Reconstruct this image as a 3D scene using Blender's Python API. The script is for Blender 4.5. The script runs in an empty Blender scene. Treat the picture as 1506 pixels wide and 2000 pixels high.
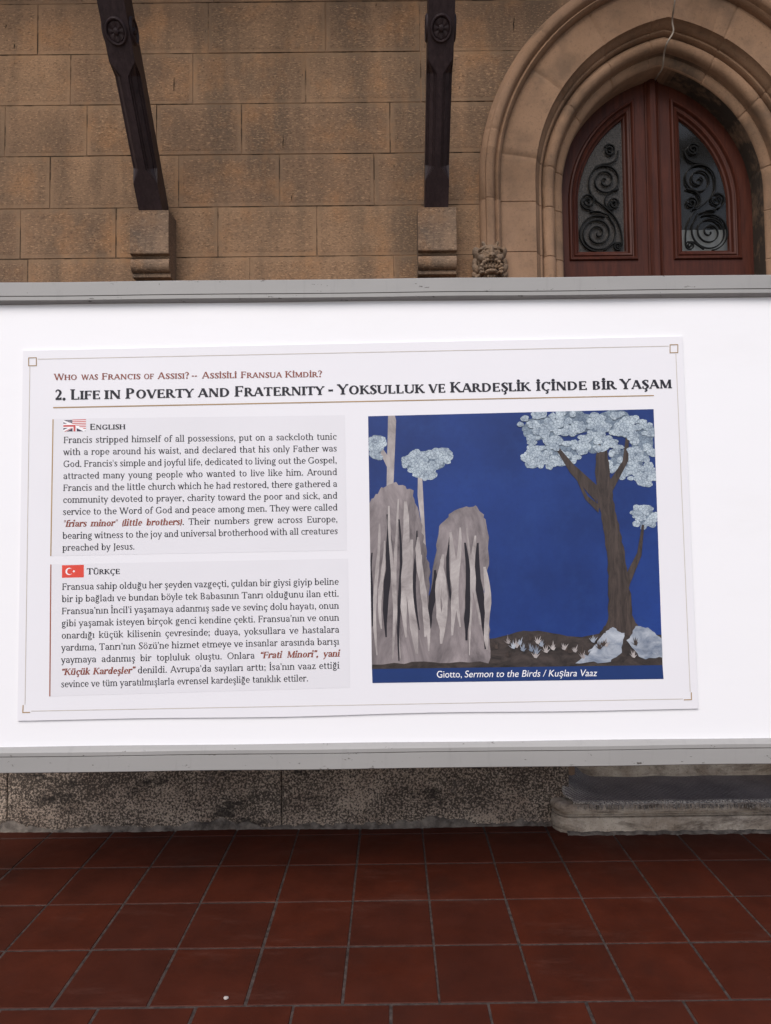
import bpy, bmesh, math, random
from mathutils import Vector, Matrix
from mathutils.geometry import tessellate_polygon
R = math.radians
random.seed(7)
SC = bpy.context.scene
COL = SC.collection

# ------------------------------------------------------------------ camera
H, F = 1.445, 1377.9                 # eye height (m), focal length in photo pixels
PPX, PPY = 768.7, 964.3
PITCH, YAW, ROLL = R(2.579), R(-0.162), R(0.638)
cam_d = bpy.data.cameras.new('camera')
cam = bpy.data.objects.new('camera', cam_d); COL.objects.link(cam)
cam_d.sensor_fit = 'VERTICAL'; cam_d.sensor_height = 36.0; cam_d.sensor_width = 27.1
cam_d.lens = F / 2000 * 36.0
cam_d.shift_x = -(PPX - 753) / 2000; cam_d.shift_y = -(1000 - PPY) / 2000
cam_d.clip_start, cam_d.clip_end = 0.05, 500
RM = Matrix.Rotation(YAW, 3, 'Z') @ Matrix.Rotation(math.pi / 2 + PITCH, 3, 'X') @ Matrix.Rotation(-ROLL, 3, 'Z')
cam.matrix_world = Matrix.Translation((0, 0, H)) @ RM.to_4x4()
SC.camera = cam

def P(px, py, Y):
    """measured photo pixel -> point on the vertical plane y = Y (metres)"""
    d = RM @ Vector(((px - PPX) / F, -(py - PPY) / F, -1))
    return Vector((0, 0, H)) + d * (Y / d.y)

# ------------------------------------------------------------------ light
SUN_EL, SUN_AZ = R(48), R(200)       # azimuth clockwise from +Y
w = bpy.data.worlds.new('World'); SC.world = w; w.use_nodes = True
nt = w.node_tree; nt.nodes.clear()
sky = nt.nodes.new('ShaderNodeTexSky'); sky.sky_type = 'NISHITA'; sky.sun_disc = False
sky.sun_elevation = SUN_EL; sky.sun_rotation = SUN_AZ
sky.dust_density = 3.0
bg = nt.nodes.new('ShaderNodeBackground'); bg.inputs[1].default_value = 0.15
wo = nt.nodes.new('ShaderNodeOutputWorld')
nt.links.new(sky.outputs[0], bg.inputs[0]); nt.links.new(bg.outputs[0], wo.inputs[0])
sun_d = bpy.data.lights.new('sun', 'SUN'); sun_d.energy = 2.0; sun_d.angle = R(35)
sun_d.color = (1.0, 0.985, 0.965)
sun = bpy.data.objects.new('sun', sun_d); COL.objects.link(sun)
sdir = Vector((math.sin(SUN_AZ) * math.cos(SUN_EL), math.cos(SUN_AZ) * math.cos(SUN_EL), math.sin(SUN_EL)))
sun.rotation_euler = sdir.to_track_quat('Z', 'Y').to_euler()
sun.location = (2, -6, 8)
SC.view_settings.view_transform = 'Standard'; SC.view_settings.look = 'None'
SC.view_settings.exposure = 0.2; SC.view_settings.gamma = 1.0
SC.cycles.max_bounces = 8; SC.cycles.use_denoising = True

# ------------------------------------------------------------------ mesh helpers
class MB:
    def __init__(s): s.v = []; s.f = []; s.m = []
    def add(s, vs, fs, mi=0):
        o = len(s.v); s.v += [Vector(v) for v in vs]
        s.f += [tuple(i + o for i in f) for f in fs]; s.m += [mi] * len(fs)
    def poly(s, pts, mi=0): s.add(pts, [tuple(range(len(pts)))], mi)
    def box(s, x0, x1, y0, y1, z0, z1, mi=0):
        s.add([(x0,y0,z0),(x1,y0,z0),(x1,y1,z0),(x0,y1,z0),(x0,y0,z1),(x1,y0,z1),(x1,y1,z1),(x0,y1,z1)],
              [(0,3,2,1),(4,5,6,7),(0,1,5,4),(1,2,6,5),(2,3,7,6),(3,0,4,7)], mi)
    def loft(s, rings, closed=True, caps=False, mi=0, loop=False):
        n = len(rings[0]); o = len(s.v)
        for r in rings: s.v += [Vector(p) for p in r]
        m = len(rings)
        for i in range(m if loop else m - 1):
            a = o + i * n; b = o + ((i + 1) % m) * n
            for j in range(n if closed else n - 1):
                k = (j + 1) % n
                s.f.append((a + j, a + k, b + k, b + j)); s.m.append(mi)
        if caps:
            s.f.append(tuple(range(o + n - 1, o - 1, -1))); s.m.append(mi)
            s.f.append(tuple(range(o + (m - 1) * n, o + m * n))); s.m.append(mi)
    def build(s, name, mats, parent=None, smooth=0, bevel=0, merge=False, label=None):
        off = parent.matrix_world.translation if parent is not None else Vector((0, 0, 0))
        if parent is not None: off = WORLD[parent.name]
        me = bpy.data.meshes.new(name)
        me.from_pydata([v - off for v in s.v], [], s.f)
        for m in (mats if isinstance(mats, (list, tuple)) else [mats]): me.materials.append(m)
        me.polygons.foreach_set('material_index', s.m)
        bm = bmesh.new(); bm.from_mesh(me)
        if merge: bmesh.ops.remove_doubles(bm, verts=bm.verts, dist=1e-5)
        bmesh.ops.recalc_face_normals(bm, faces=bm.faces)
        if bevel:
            es = [e for e in bm.edges if len(e.link_faces) == 2 and e.calc_face_angle(0) > 0.6]
            bmesh.ops.bevel(bm, geom=es, offset=bevel, segments=2, affect='EDGES', clamp_overlap=True)
        bm.to_mesh(me); bm.free()
        if smooth:
            me.polygons.foreach_set('use_smooth', [True] * len(me.polygons))
            me.set_sharp_from_angle(angle=R(smooth))
        o = bpy.data.objects.new(name, me); COL.objects.link(o)
        WORLD[o.name] = off.copy()
        if parent is not None: o.parent = parent; o.location = (0, 0, 0)
        if label: o['label'] = label
        return o
WORLD = {}
def thing(name, label, cat, loc=(0, 0, 0), group=None):
    o = bpy.data.objects.new(name, None); COL.objects.link(o); o.empty_display_size = 0.1
    o.location = loc; WORLD[o.name] = Vector(loc)
    o['label'] = label; o['category'] = cat
    if group: o['group'] = group
    return o
def tag(o, label, cat, group=None):
    o['label'] = label; o['category'] = cat
    if group: o['group'] = group
    return o
def face_attr(o, name, fn):
    a = o.data.attributes.new(name, 'FLOAT', 'FACE')
    a.data.foreach_set('value', [fn(p) for p in o.data.polygons])

# ------------------------------------------------------------------ materials
class NT:
    def __init__(s, name):
        s.m = bpy.data.materials.new(name); s.m.use_nodes = True; s.t = s.m.node_tree
        s.b = s.t.nodes['Principled BSDF']; s.out = s.t.nodes['Material Output']
        s.co = s.t.nodes.new('ShaderNodeTexCoord').outputs['Object']
    def n(s, typ, **kw):
        nd = s.t.nodes.new('ShaderNode' + typ)
        for k, v in kw.items(): setattr(nd, k, v)
        return nd
    def put(s, sock, v):
        if hasattr(v, 'is_linked'): s.t.links.new(v, sock)
        else: sock.default_value = (*v, 1) if isinstance(v, tuple) and len(v) == 3 and sock.type == 'RGBA' else v
    def mapped(s, scale=(1, 1, 1), loc=(0, 0, 0), rot=(0, 0, 0)):
        m = s.n('Mapping'); s.t.links.new(s.co, m.inputs[0])
        m.inputs['Scale'].default_value = scale; m.inputs['Location'].default_value = loc; m.inputs['Rotation'].default_value = rot
        return m.outputs[0]
    def noise(s, scale, detail=4, rough=0.55, vec=None, dist=0):
        n = s.n('TexNoise'); s.t.links.new(vec or s.co, n.inputs['Vector'])
        n.inputs['Scale'].default_value = scale; n.inputs['Detail'].default_value = detail
        n.inputs['Roughness'].default_value = rough; n.inputs['Distortion'].default_value = dist
        return n.outputs['Fac']
    def voro(s, scale, feature='F1', vec=None, out='Distance'):
        n = s.n('TexVoronoi', feature=feature); s.t.links.new(vec or s.co, n.inputs['Vector']); n.inputs['Scale'].default_value = scale
        return n.outputs[out]
    def ramp(s, fac, a, b, lo=0.0, hi=1.0):
        m = s.n('MapRange'); s.put(m.inputs[0], fac)
        for i, v in zip((1, 2, 3, 4), (a, b, lo, hi)): m.inputs[i].default_value = v
        return m.outputs[0]
    def math(s, op, a, b=0.0):
        m = s.n('Math', operation=op); s.put(m.inputs[0], a); s.put(m.inputs[1], b); return m.outputs[0]
    def mix(s, fac, a, b, mode='MIX'):
        m = s.n('Mix', data_type='RGBA', blend_type=mode)
        s.put(m.inputs[0], fac); s.put(m.inputs[6], a); s.put(m.inputs[7], b); return m.outputs[2]
    def attr(s, name): return s.n('Attribute', attribute_name=name).outputs['Fac']
    def sep(s):
        x = s.n('SeparateXYZ'); s.t.links.new(s.co, x.inputs[0]); return x.outputs
    def bump(s, h, strength=0.3, dist=0.01):
        b = s.n('Bump'); s.put(b.inputs['Height'], h); b.inputs['Strength'].default_value = strength; b.inputs['Distance'].default_value = dist
        s.t.links.new(b.outputs[0], s.b.inputs['Normal'])
    def done(s, color, rough=0.6, spec=0.5, metal=0.0):
        s.put(s.b.inputs['Base Color'], color); s.put(s.b.inputs['Roughness'], rough)
        s.b.inputs['Specular IOR Level'].default_value = spec; s.b.inputs['Metallic'].default_value = metal
        return s.m

def plain(name, col, rough=0.6, spec=0.4, var=0.08, scale=30):
    t = NT(name); n = t.noise(scale, 5)
    c = t.mix(t.ramp(n, 0.35, 0.7), tuple(x * (1 - var) for x in col), tuple(min(1, x * (1 + var)) for x in col))
    return t.done(c, rough, spec)

def sandstone(name, base, margin=False, streak=True, grey=0.5):
    t = NT(name)
    b2 = (base[0] * 1.25, base[1] * 1.2, base[2] * 1.15); b1 = tuple(x * 0.78 for x in base)
    c = t.mix(t.ramp(t.noise(2.2, 5, 0.6), 0.3, 0.7), b1, b2)
    if not margin: c = t.mix(t.attr('tint'), c, t.mix(0.85, c, (0.9, 0.86, 0.84), 'MULTIPLY'))
    c = t.mix(t.ramp(t.attr('tint'), 0, 1, 0, 0.42), c, (base[0] * .62, base[1] * .64, base[2] * .72))
    if streak:
        st = t.noise(1.6, 5, 0.6, t.mapped((2.6, 1, 0.45), (3.1, 0, 1.7)), 0.4)
        c = t.mix(t.ramp(st, 0.43, 0.62, 0, grey * 1.45), c, (base[0] * .40, base[1] * .45, base[2] * .52))
        bl = t.noise(4.5, 6, 0.65, t.mapped((1, 1, .8), (9, 2, 4)))
        c = t.mix(t.ramp(bl, 0.50, 0.68, 0, .6), c, (base[0] * 1.25, base[1] * 1.0, base[2] * .74))
        c = t.mix(t.ramp(t.noise(7, 6, .7, t.mapped((1, 1, 1.5), (1, 8, 3))), 0.52, 0.68, 0, .45), c, (base[0] * .5, base[1] * .5, base[2] * .55))
    fine = t.noise(105, 5, 0.75, t.mapped((0.75, 1, 1.25)))
    c = t.mix(t.ramp(fine, 0.52, 0.62, 0, .30 if margin else .72), c, (base[0] * .32, base[1] * .31, base[2] * .31))
    lt = t.noise(95, 5, 0.75, t.mapped((0.6, 1, 1.7), (5, 5, 5)))
    c = t.mix(t.ramp(lt, 0.54, 0.64, 0, .15 if margin else .6), c, (min(1, base[0] * 2.0), base[1] * 2.0, base[2] * 1.9))
    # small dark pits scattered over the stone
    pit = t.voro(9, 'F1', t.mapped((1.6, 1, .7), (.3, .1, .7)))
    c = t.mix(t.ramp(pit, 0.02, 0.05, .8, 0), c, (.03, .022, .018))
    h = t.math('ADD', t.math('MULTIPLY', fine, 1.0), t.math('MULTIPLY', t.noise(40, 4), 0.8))
    t.bump(h, 0.25 if margin else 0.6, 0.004 if margin else 0.007)
    return t.done(c, 0.88, 0.25)

BASE = (0.268, 0.167, 0.100)
M = {}
M['stone'] = sandstone('rough_sandstone', BASE)
M['margin'] = sandstone('tooled_sandstone_margin', (0.275, 0.172, 0.102), margin=True)
def joint_mat():
    t = NT('stone_joint'); n = t.noise(5, 5, .65, t.mapped((1, 1, 1), (2, 5, 1)))
    return t.done(t.mix(t.ramp(n, .44, .52), (.10, .067, .044), (.25, .158, .098)), .95, .1)
M['mortar'] = joint_mat()
M['arch'] = sandstone('arch_sandstone', (0.33, 0.205, 0.125), margin=True, grey=0.28)
M['corbel'] = sandstone('corbel_sandstone', (0.23, 0.155, 0.105), grey=.6)
M['carved'] = sandstone('carved_sandstone', (0.20, 0.148, 0.108), margin=True, grey=.6)

def arch_stone():
    t = NT('arch_sandstone_stained'); b = (0.290, 0.176, 0.108)
    c = t.mix(t.ramp(t.noise(3, 5, .6), .3, .7), tuple(x * .8 for x in b), tuple(x * 1.2 for x in b))
    c = t.mix(t.ramp(t.attr('tint'), 0, 1, 0, .45), c, (b[0] * .7, b[1] * .68, b[2] * .66))
    fine = t.noise(140, 3, .7)
    c = t.mix(t.ramp(fine, .55, .72, 0, .35), c, (b[0] * .45, b[1] * .42, b[2] * .42))
    dl = t.noise(5, 6, .65, t.mapped((1, 2, 1), (2, 3, 8)))
    c = t.mix(t.ramp(dl, .46, .66, 0, .6), c, (.115, .078, .054))
    c = t.mix(t.ramp(t.noise(60, 5, .75, t.mapped((1, 1, 1), (4, 4, 4))), .56, .68, 0, .5), c, (.10, .065, .045))
    c = t.mix(t.ramp(t.noise(2.6, 6, .65, t.mapped((1, 1, .6), (6, 1, 9))), .50, .66, 0, .45), c, (b[0] * 1.25, b[1] * 1.28, b[2] * 1.35))
    # black stain on the right-hand soffit; the groove over the point is darkened too
    dep = t.attr('stain_and_dark_groove'); nz = t.noise(7, 6, .7, t.mapped((1, 1.5, 1), (1, 7, 3)))
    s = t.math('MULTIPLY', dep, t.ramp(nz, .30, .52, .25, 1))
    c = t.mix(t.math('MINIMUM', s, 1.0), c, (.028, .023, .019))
    t.bump(t.math('ADD', fine, t.noise(30, 4)), .3, .004)
    return t.done(c, .85, .25)
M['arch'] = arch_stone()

def plinth_mat():
    t = NT('lichen_plinth_stone')
    c = t.mix(t.ramp(t.noise(9, 5), .3, .7), (.31, .235, .185), (.44, .355, .285))
    big = t.noise(3.2, 5, .6, t.mapped((1, 1, 1.6), (4.4, 0, 1.3)))
    th = t.ramp(big, .30, .70, .455, .555)
    sp = t.noise(105, 6, .78)
    dk = t.ramp(t.math('SUBTRACT', sp, th), -.03, .03, 0, 1)
    dk = t.math('SUBTRACT', 1.0, dk)
    dk = t.math('SUBTRACT', 1.0, t.ramp(t.math('SUBTRACT', t.math('ADD', th, 0.0), sp), -.035, .02, 1, 0))
    c = t.mix(t.math('MULTIPLY', dk, .9), c, (.030, .024, .021))
    pv = t.voro(26, 'F1', t.mapped((1, 1, 1), (1, 2, 3)))
    c = t.mix(t.ramp(pv, .06, .16, .9, 0), c, (.018, .014, .012))
    cr = t.noise(4.2, 6, .72, t.mapped((.8, 1, 1.7), (1.2, 0, 5)))
    c = t.mix(t.ramp(cr, .56, .64, 0, .85), c, (.024, .020, .018))
    cl = t.noise(5.5, 5, .7, t.mapped((1, 1, 1), (7, 1, 2)))
    c = t.mix(t.ramp(cl, .60, .70, 0, .55), c, (.15, .13, .12))
    t.bump(t.math('ADD', sp, t.noise(40)), .6, .006)
    return t.done(c, .92, .15)
M['plinth'] = plinth_mat()

def cement():
    t = NT('grey_cement'); n = t.noise(18, 6, .65)
    c = t.mix(t.ramp(n, .35, .65), (.07, .058, .05), (.20, .17, .145))
    c = t.mix(t.ramp(t.noise(9, 6, .7, t.mapped((1, 1, 1), (3, 3, 3))), .50, .64, 0, .85), c, (.025, .02, .02))
    t.bump(t.noise(60, 5), .6, .006); return t.done(c, .92, .15)
M['cement'] = cement()

def step_mat():
    t = NT('worn_step_stone'); n = t.noise(7, 6, .65)
    c = t.mix(t.ramp(n, .35, .65), (.30, .235, .18), (.56, .48, .395))
    st = t.noise(4, 6, .7, t.mapped((1, 1, 3), (3, 1, 2)), .5)
    c = t.mix(t.ramp(st, .50, .66, 0, .85), c, (.075, .05, .036))
    sp = t.noise(120, 3, .7); c = t.mix(t.ramp(sp, .56, .68, 0, .5), c, (.07, .055, .045))
    t.bump(t.math('ADD', sp, t.noise(25, 5)), .5, .006); return t.done(c, .85, .25)
M['step'] = step_mat()

def carpet():
    t = NT('worn_grey_carpet')
    wv = t.n('TexWave', wave_type='BANDS', bands_direction='DIAGONAL'); t.t.links.new(t.co, wv.inputs[0])
    wv.inputs['Scale'].default_value = 26; wv.inputs['Distortion'].default_value = 2.5; wv.inputs['Detail'].default_value = 2
    n = t.noise(6, 5); c = t.mix(t.ramp(n, .35, .65), (.088, .074, .076), (.165, .14, .134))
    c = t.mix(t.math('MULTIPLY', wv.outputs['Fac'], .45), c, (.30, .265, .245))
    c = t.mix(t.math('MULTIPLY', t.attr('edge'), t.ramp(t.noise(160, 2), .4, .62)), c, (.50, .45, .39))
    t.bump(t.math('ADD', wv.outputs['Fac'], t.noise(220, 2)), .8, .004); return t.done(c, .97, .05)
M['carpet'] = carpet()

def tile_mat():
    t = NT('terracotta_tile'); n = t.noise(6, 5, .6)
    c = t.mix(t.ramp(n, .3, .7), (.042, .0090, .0044), (.066, .0140, .0066))
    c = t.mix(t.ramp(t.attr('tint'), 0, 1, 0, .45), c, (.030, .0095, .0068))
    c = t.mix(t.ramp(t.noise(2.3, 6, .7, t.mapped((1, 1, 1), (5, 3, 1))), .5, .75, 0, .5), c, (.022, .0095, .0072))
    c = t.mix(t.ramp(t.noise(70, 4, .7), .62, .75, 0, .5), c, (.018, .0075, .0055))
    c = t.mix(t.ramp(t.noise(140, 3, .7, t.mapped((1, 1, 1), (8, 3, 1))), .68, .74, 0, .35), c, (.14, .075, .055))
    c = t.mix(t.ramp(t.noise(4, 6, .75, t.mapped((.5, 2.2, 1), (2, 9, 1), (0, 0, .4))), .56, .70, 0, .35), c, (.085, .034, .025))
    t.bump(t.noise(35, 4), .12, .004)
    return t.done(c, t.ramp(t.noise(10, 5), .3, .7, .5, .7), .10)
M['tile'] = tile_mat()
M['grout'] = plain('grey_grout', (.050, .037, .033), .95, .15, .45, 45)
M['ground'] = plain('courtyard_paving', (.20, .18, .16), .9, .2, .2, 3)

def painted(name, col, rough, chips=True):
    t = NT(name); c = t.mix(t.ramp(t.noise(4, 5, .6, t.mapped((.5, 1, 2))), .3, .7), tuple(x * (.95 if chips else .992) for x in col), tuple(min(1, x * (1.04 if chips else 1.004)) for x in col))
    if chips:
        ch = t.noise(26, 5, .75, t.mapped((.55, 1, 1.6), (2, 1, 5)))
        c = t.mix(t.ramp(ch, .65, .665, 0, .85), c, (.04, .03, .025))
        dr = t.noise(7, 6, .7, t.mapped((3, 1, .5)))
        c = t.mix(t.ramp(dr, .55, .8, 0, .35), c, tuple(x * .6 for x in col))
    else:
        sp = t.noise(38, 5, .8, t.mapped((1, 1, 1.4), (4, 2, 2))); c = t.mix(t.ramp(sp, .735, .75, 0, .5), c, (.25, .24, .24))
        sm = t.noise(2.2, 6, .7, t.mapped((.6, 1, 1.6), (1, 3, 8))); c = t.mix(t.ramp(sm, .55, .75, 0, .10), c, (.60, .58, .56))
    t.bump(t.noise(90, 3), .06, .002); return t.done(c, rough, .4)
M['rail'] = painted('grey_painted_metal', (.275, .268, .262), .5)
M['seam'] = plain('dark_seam', (.07, .062, .055), .8, .2)
M['board'] = painted('white_board_paint', (.765, .76, .785), .5, False)
M['paper'] = plain('poster_paper', (.70, .69, .725), .55, .35, .012, 2)
M['panelgrey'] = plain('pale_grey_print', (.655, .645, .68), .55, .3, .02, 2)
M['ink'] = plain('charcoal_ink', (.016, .016, .024), .5, .3)
M['inkbody'] = plain('grey_text_ink', (.030, .030, .036), .5, .3)
M['inkred'] = plain('red_brown_ink', (.22, .062, .042), .5, .3)
M['gold'] = plain('tan_gold_ink', (.34, .23, .12), .5, .3, .2, 3)
M['goldline'] = plain('pale_tan_ink', (.50, .455, .41), .5, .3)
M['redbar'] = plain('brick_red_ink', (.29, .095, .06), .5, .3)
M['white'] = plain('white_print', (.78, .77, .79), .5, .3, .01)
M['navy'] = plain('navy_print', (.055, .04, .075), .5, .3)
M['flagred'] = plain('red_print', (.62, .065, .045), .5, .3, .04)
M['flagrose'] = plain('rose_red_print', (.50, .085, .085), .5, .3, .04)
M['strip'] = plain('caption_blue_print', (.012, .034, .135), .5, .3, .06, 6)

def print_blue():
    t = NT('picture_blue_print'); n = t.noise(1.6, 5, .6)
    c = t.mix(t.ramp(n, .35, .68), (.0075, .024, .118), (.0125, .042, .205))
    c = t.mix(t.ramp(t.noise(9, 6, .7, t.mapped((1, 1, 1), (3, 1, 6))), .48, .70, 0, .45), c, (.016, .048, .195))
    c = t.mix(t.ramp(t.noise(60, 4, .7), .5, .75, 0, .3), c, (.008, .02, .10)); return t.done(c, .45, .35)
M['pblue'] = print_blue()
def print_leaf(name, lo, hi):
    t = NT(name); e = t.voro(95, 'DISTANCE_TO_EDGE', t.mapped((1, 1, 1)))
    c = t.mix(t.ramp(t.noise(22, 5, .7), .35, .65), lo, hi)
    return t.done(t.mix(t.ramp(e, .02, .10, .6, 0), c, (.05, .07, .11)), .5, .3)
M['pleaf'] = print_leaf('picture_foliage_print', (.22, .27, .33), (.48, .55, .60))
M['pleaf2'] = print_leaf('picture_shaded_foliage_print', (.09, .12, .17), (.24, .30, .36))
def print_wood(name, a, b, sc=(3, 1, .5), rep=18):
    t = NT(name); n = t.noise(rep, 6, .7, t.mapped(sc), .6)
    return t.done(t.mix(t.ramp(n, .32, .68), a, b), .5, .3)
M['pbark'] = print_wood('picture_bark_print', (.022, .017, .016), (.075, .055, .048))
M['prock'] = print_wood('picture_rock_print', (.060, .050, .055), (.30, .26, .265), (1, 1, .35), 9)
M['pstone'] = print_wood('picture_pale_stone_print', (.10, .13, .19), (.42, .45, .50), (1, 1, 2), 10)
M['pground'] = print_wood('picture_ground_print', (.014, .012, .012), (.065, .050, .046), (1, 1, 2), 14)
M['plight'] = print_wood('picture_pale_rock_print', (.20, .175, .175), (.46, .42, .41), (1, 1, .6), 12)
M['gouge'] = plain('dark_gouge', (.02, .014, .011), .95, .05)
M['pdark'] = plain('picture_dark_print', (.016, .014, .02), .5, .3)

def wood(name, a, b, rough, coat, axis=(9, 9, .8)):
    t = NT(name); g = t.noise(5, 6, .6, t.mapped(axis), .7)
    c = t.mix(t.ramp(g, .3, .7), a, b)
    c = t.mix(t.ramp(t.noise(3, 5, .6, t.mapped((1, 1, .6), (4, 2, 1))), .45, .75, 0, .5), c, tuple(x * .55 for x in a))
    t.b.inputs['Coat Weight'].default_value = coat; t.b.inputs['Coat Roughness'].default_value = .35
    t.bump(t.noise(14, 5, .6, t.mapped(axis)), .15, .003); return t.done(c, rough, .22)
M['door'] = wood('mahogany_varnish', (.042, .0092, .0050), (.088, .0215, .0105), .55, .04)
M['strut'] = wood('dark_stained_oak', (.027, .0165, .0180), (.055, .035, .037), .5, .1, (12, 12, 1.2))
M['unseen_eave_wood'] = wood('weathered_unseen_eave_wood', (.05, .035, .026), (.10, .07, .05), .8, 0)
M['iron'] = plain('black_wrought_iron', (.007, .007, .007), .6, .15, .2, 50)
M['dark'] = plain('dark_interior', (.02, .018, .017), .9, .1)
M['pale_sheet'] = plain('pale_added_sheet', (.50, .50, .49), .8, .2, .1, 8)
M['cable'] = plain('dirty_white_cable', (.40, .34, .28), .6, .3, .25, 40)
M['pebble'] = plain('white_paint_fleck', (.34, .30, .28), .8, .2)

def glass(name, tint, t_amt, rough, frost):
    t = NT(name); fr = t.n('Fresnel'); fr.inputs[0].default_value = 1.5
    gl = t.n('BsdfGlossy'); gl.inputs['Roughness'].default_value = rough; gl.inputs[0].default_value = (.42, .40, .37, 1)
    tr = t.n('BsdfTransparent'); tr.inputs[0].default_value = (*tint, 1)
    df = t.n('BsdfDiffuse'); c = t.mix(t.ramp(t.noise(90, 3, .7), .35, .65), tuple(x * .7 for x in frost), tuple(x * 1.3 for x in frost)); t.put(df.inputs[0], c)
    m1 = t.n('MixShader'); m1.inputs[0].default_value = t_amt
    t.t.links.new(df.outputs[0], m1.inputs[1]); t.t.links.new(tr.outputs[0], m1.inputs[2])
    m2 = t.n('MixShader'); t.t.links.new(fr.outputs[0], m2.inputs[0]); t.t.links.new(m1.outputs[0], m2.inputs[1]); t.t.links.new(gl.outputs[0], m2.inputs[2])
    bp = t.n('Bump'); bp.inputs['Strength'].default_value = .15 if t_amt < .5 else .02; bp.inputs['Distance'].default_value = .002
    t.put(bp.inputs['Height'], t.noise(60, 3)); t.t.links.new(bp.outputs[0], gl.inputs['Normal'])
    t.t.links.new(m2.outputs[0], t.out.inputs[0]); return t.m
M['glass_frost'] = glass('obscured_glass', (.8, .8, .8), .25, .35, (.060, .053, .048))
M['glass_clear'] = glass('clear_glass', (.85, .87, .87), .72, .12, (.05, .048, .045))

# ================================================================== SETTING
YP, YW, YA, YD, YB = 3.46, 3.50, 3.62, 3.745, 2.60      # plinth, wall, arch arris, door, board faces
# arch geometry
XC, HW, RAD, ZS = 1.441, 0.529, 0.700, 3.175
AX = XC - HW + RAD                                       # centre of the left-hand arc
def arch_left(d, z):
    """x of the left curve at height z for offset d from the arris"""
    if z <= ZS: return XC - HW - d
    q = (RAD + d) ** 2 - (z - ZS) ** 2
    return min(XC, AX - math.sqrt(q)) if q > (AX - XC) ** 2 else XC

# ---- courtyard ground and tiled floor
g = MB(); g.box(-30, 30, -40, 3.44, -.30, -.022)
ground = g.build('courtyard_ground', M['ground']); ground['kind'] = 'structure'; ground['label'] = 'grey courtyard paving beyond the tiled walkway'

def ground_y(px, py, z=0):
    d = RM @ Vector(((px - PPX) / F, -(py - PPY) / F, -1)); k = (z - H) / d.z; return Vector((0, 0, H)) + d * k
TS = 0.2945; X0 = ground_y(669, 1959).x; YR = ground_y(757, 1961).y; GAP = .0036
rows = [(YR + TS * k, YR + TS * (k + 1), 0.0) for k in range(0, 5)]
rows += [(YR - TS * (k + 1), YR - TS * k, .5 if k % 2 == 0 else 0.0) for k in range(0, 9)]
fl = MB()
for (y0, y1, sh) in rows:
    for k in range(-13, 14):
        x0 = X0 + (k + sh) * TS; x1 = x0 + TS
        j = lambda: random.uniform(-.0012, .0012)
        a, b, c, d = x0 + GAP + j(), x1 - GAP + j(), y0 + GAP + j(), min(y1 - GAP, 3.50) + j()
        if c > 3.5: continue
        zt = random.uniform(-.0006, .0006)
        o = [(a, c), (b, c), (b, d), (a, d)]; i = .0024
        inn = [(a + i, c + i), (b - i, c + i), (b - i, d - i), (a + i, d - i)]
        vs = [(p[0], p[1], -.012) for p in o] + [(p[0], p[1], -.003) for p in o] + [(p[0], p[1], zt) for p in inn]
        fs = [(n, (n + 1) % 4, 4 + (n + 1) % 4, 4 + n) for n in range(4)] + [(4 + n, 4 + (n + 1) % 4, 8 + (n + 1) % 4, 8 + n) for n in range(4)] + [(8, 9, 10, 11)]
        fl.add(vs, fs, 0)
fl.box(-4.0, 4.0, -.6, 3.499, -.021, -.0022, 1)
floor = fl.build('floor', [M['tile'], M['grout']])
tints = {}
face_attr(floor, 'tint', lambda p: tints.setdefault(p.index // 9, random.random()))
floor['kind'] = 'structure'; floor['label'] = 'dark red terracotta floor tiles with grey grout'

# ================================================================== STONE WALL
wall = thing('stone_wall', 'brown sandstone church wall of rough squared blocks with a pointed doorway', 'wall', (0, YW, 0))
def zc(py, x=420): return P(x, py, YW).z
zl = [zc(v) for v in (5, 104, 203, 302.5, 404.5, 502.5)]   # measured bed joints, top to bottom
step_h = (zl[0] - zl[5]) / 5
beds = [zl[0] + step_h * k for k in range(5, 0, -1)] + zl + [zl[5] - step_h * k for k in range(1, 9)]
beds = [b for b in beds if b > .43] + [.43]
def xw(px, py): return P(px, py, YW).x
meas = {0: (57, [74, 407, 636, 820]), 1: (157, [138, 377, 597, 822]), 2: (256, [10, 170, 306, 472, 762]),
        3: (357, [98, 349, 546, 731]), 4: (455, [40, 227, 426, 619]), 5: (530, [54, 488, 770])}
XL, XR = -4.2, 4.2
class Block:
    pass
ms = MB(); tint_of = []
def block(lf, rf, z0, z1, tint, bl=True, br=True):
    """one squared stone; lf(z), rf(z) give its side edges"""
    gp = .0011; N = 7 if not (bl and br) else 2
    dep = random.uniform(-.0015, .0015)
    def ring(i, y):
        za, zb = z0 + gp + i, z1 - gp - i
        zs = [za + (zb - za) * k / (N - 1) for k in range(N)]
        r = [(rf(z) - (gp + i if br else 0), y, z) for z in zs]
        l = [(lf(z) + (gp + i if bl else 0), y, z) for z in reversed(zs)]
        return r + l
    mg = .017 + random.uniform(0, .006)
    rings = [ring(0, YW + .030), ring(0, YW + .0030), ring(.0022, YW + .0004 + dep), ring(mg, YW + dep), ring(mg + .006, YW - .0010 + dep), ring(mg + .02, YW - .0016 + dep)]
    n0 = len(ms.f)
    ms.loft(rings[:3], mi=2); ms.loft(rings[2:4], mi=1); ms.loft(rings[3:], mi=0)
    r = rings[-1]; ms.poly(r, 0)
    tint_of.extend([tint] * (len(ms.f) - n0))
top = len(beds)
i0 = beds.index(zl[0])
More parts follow.
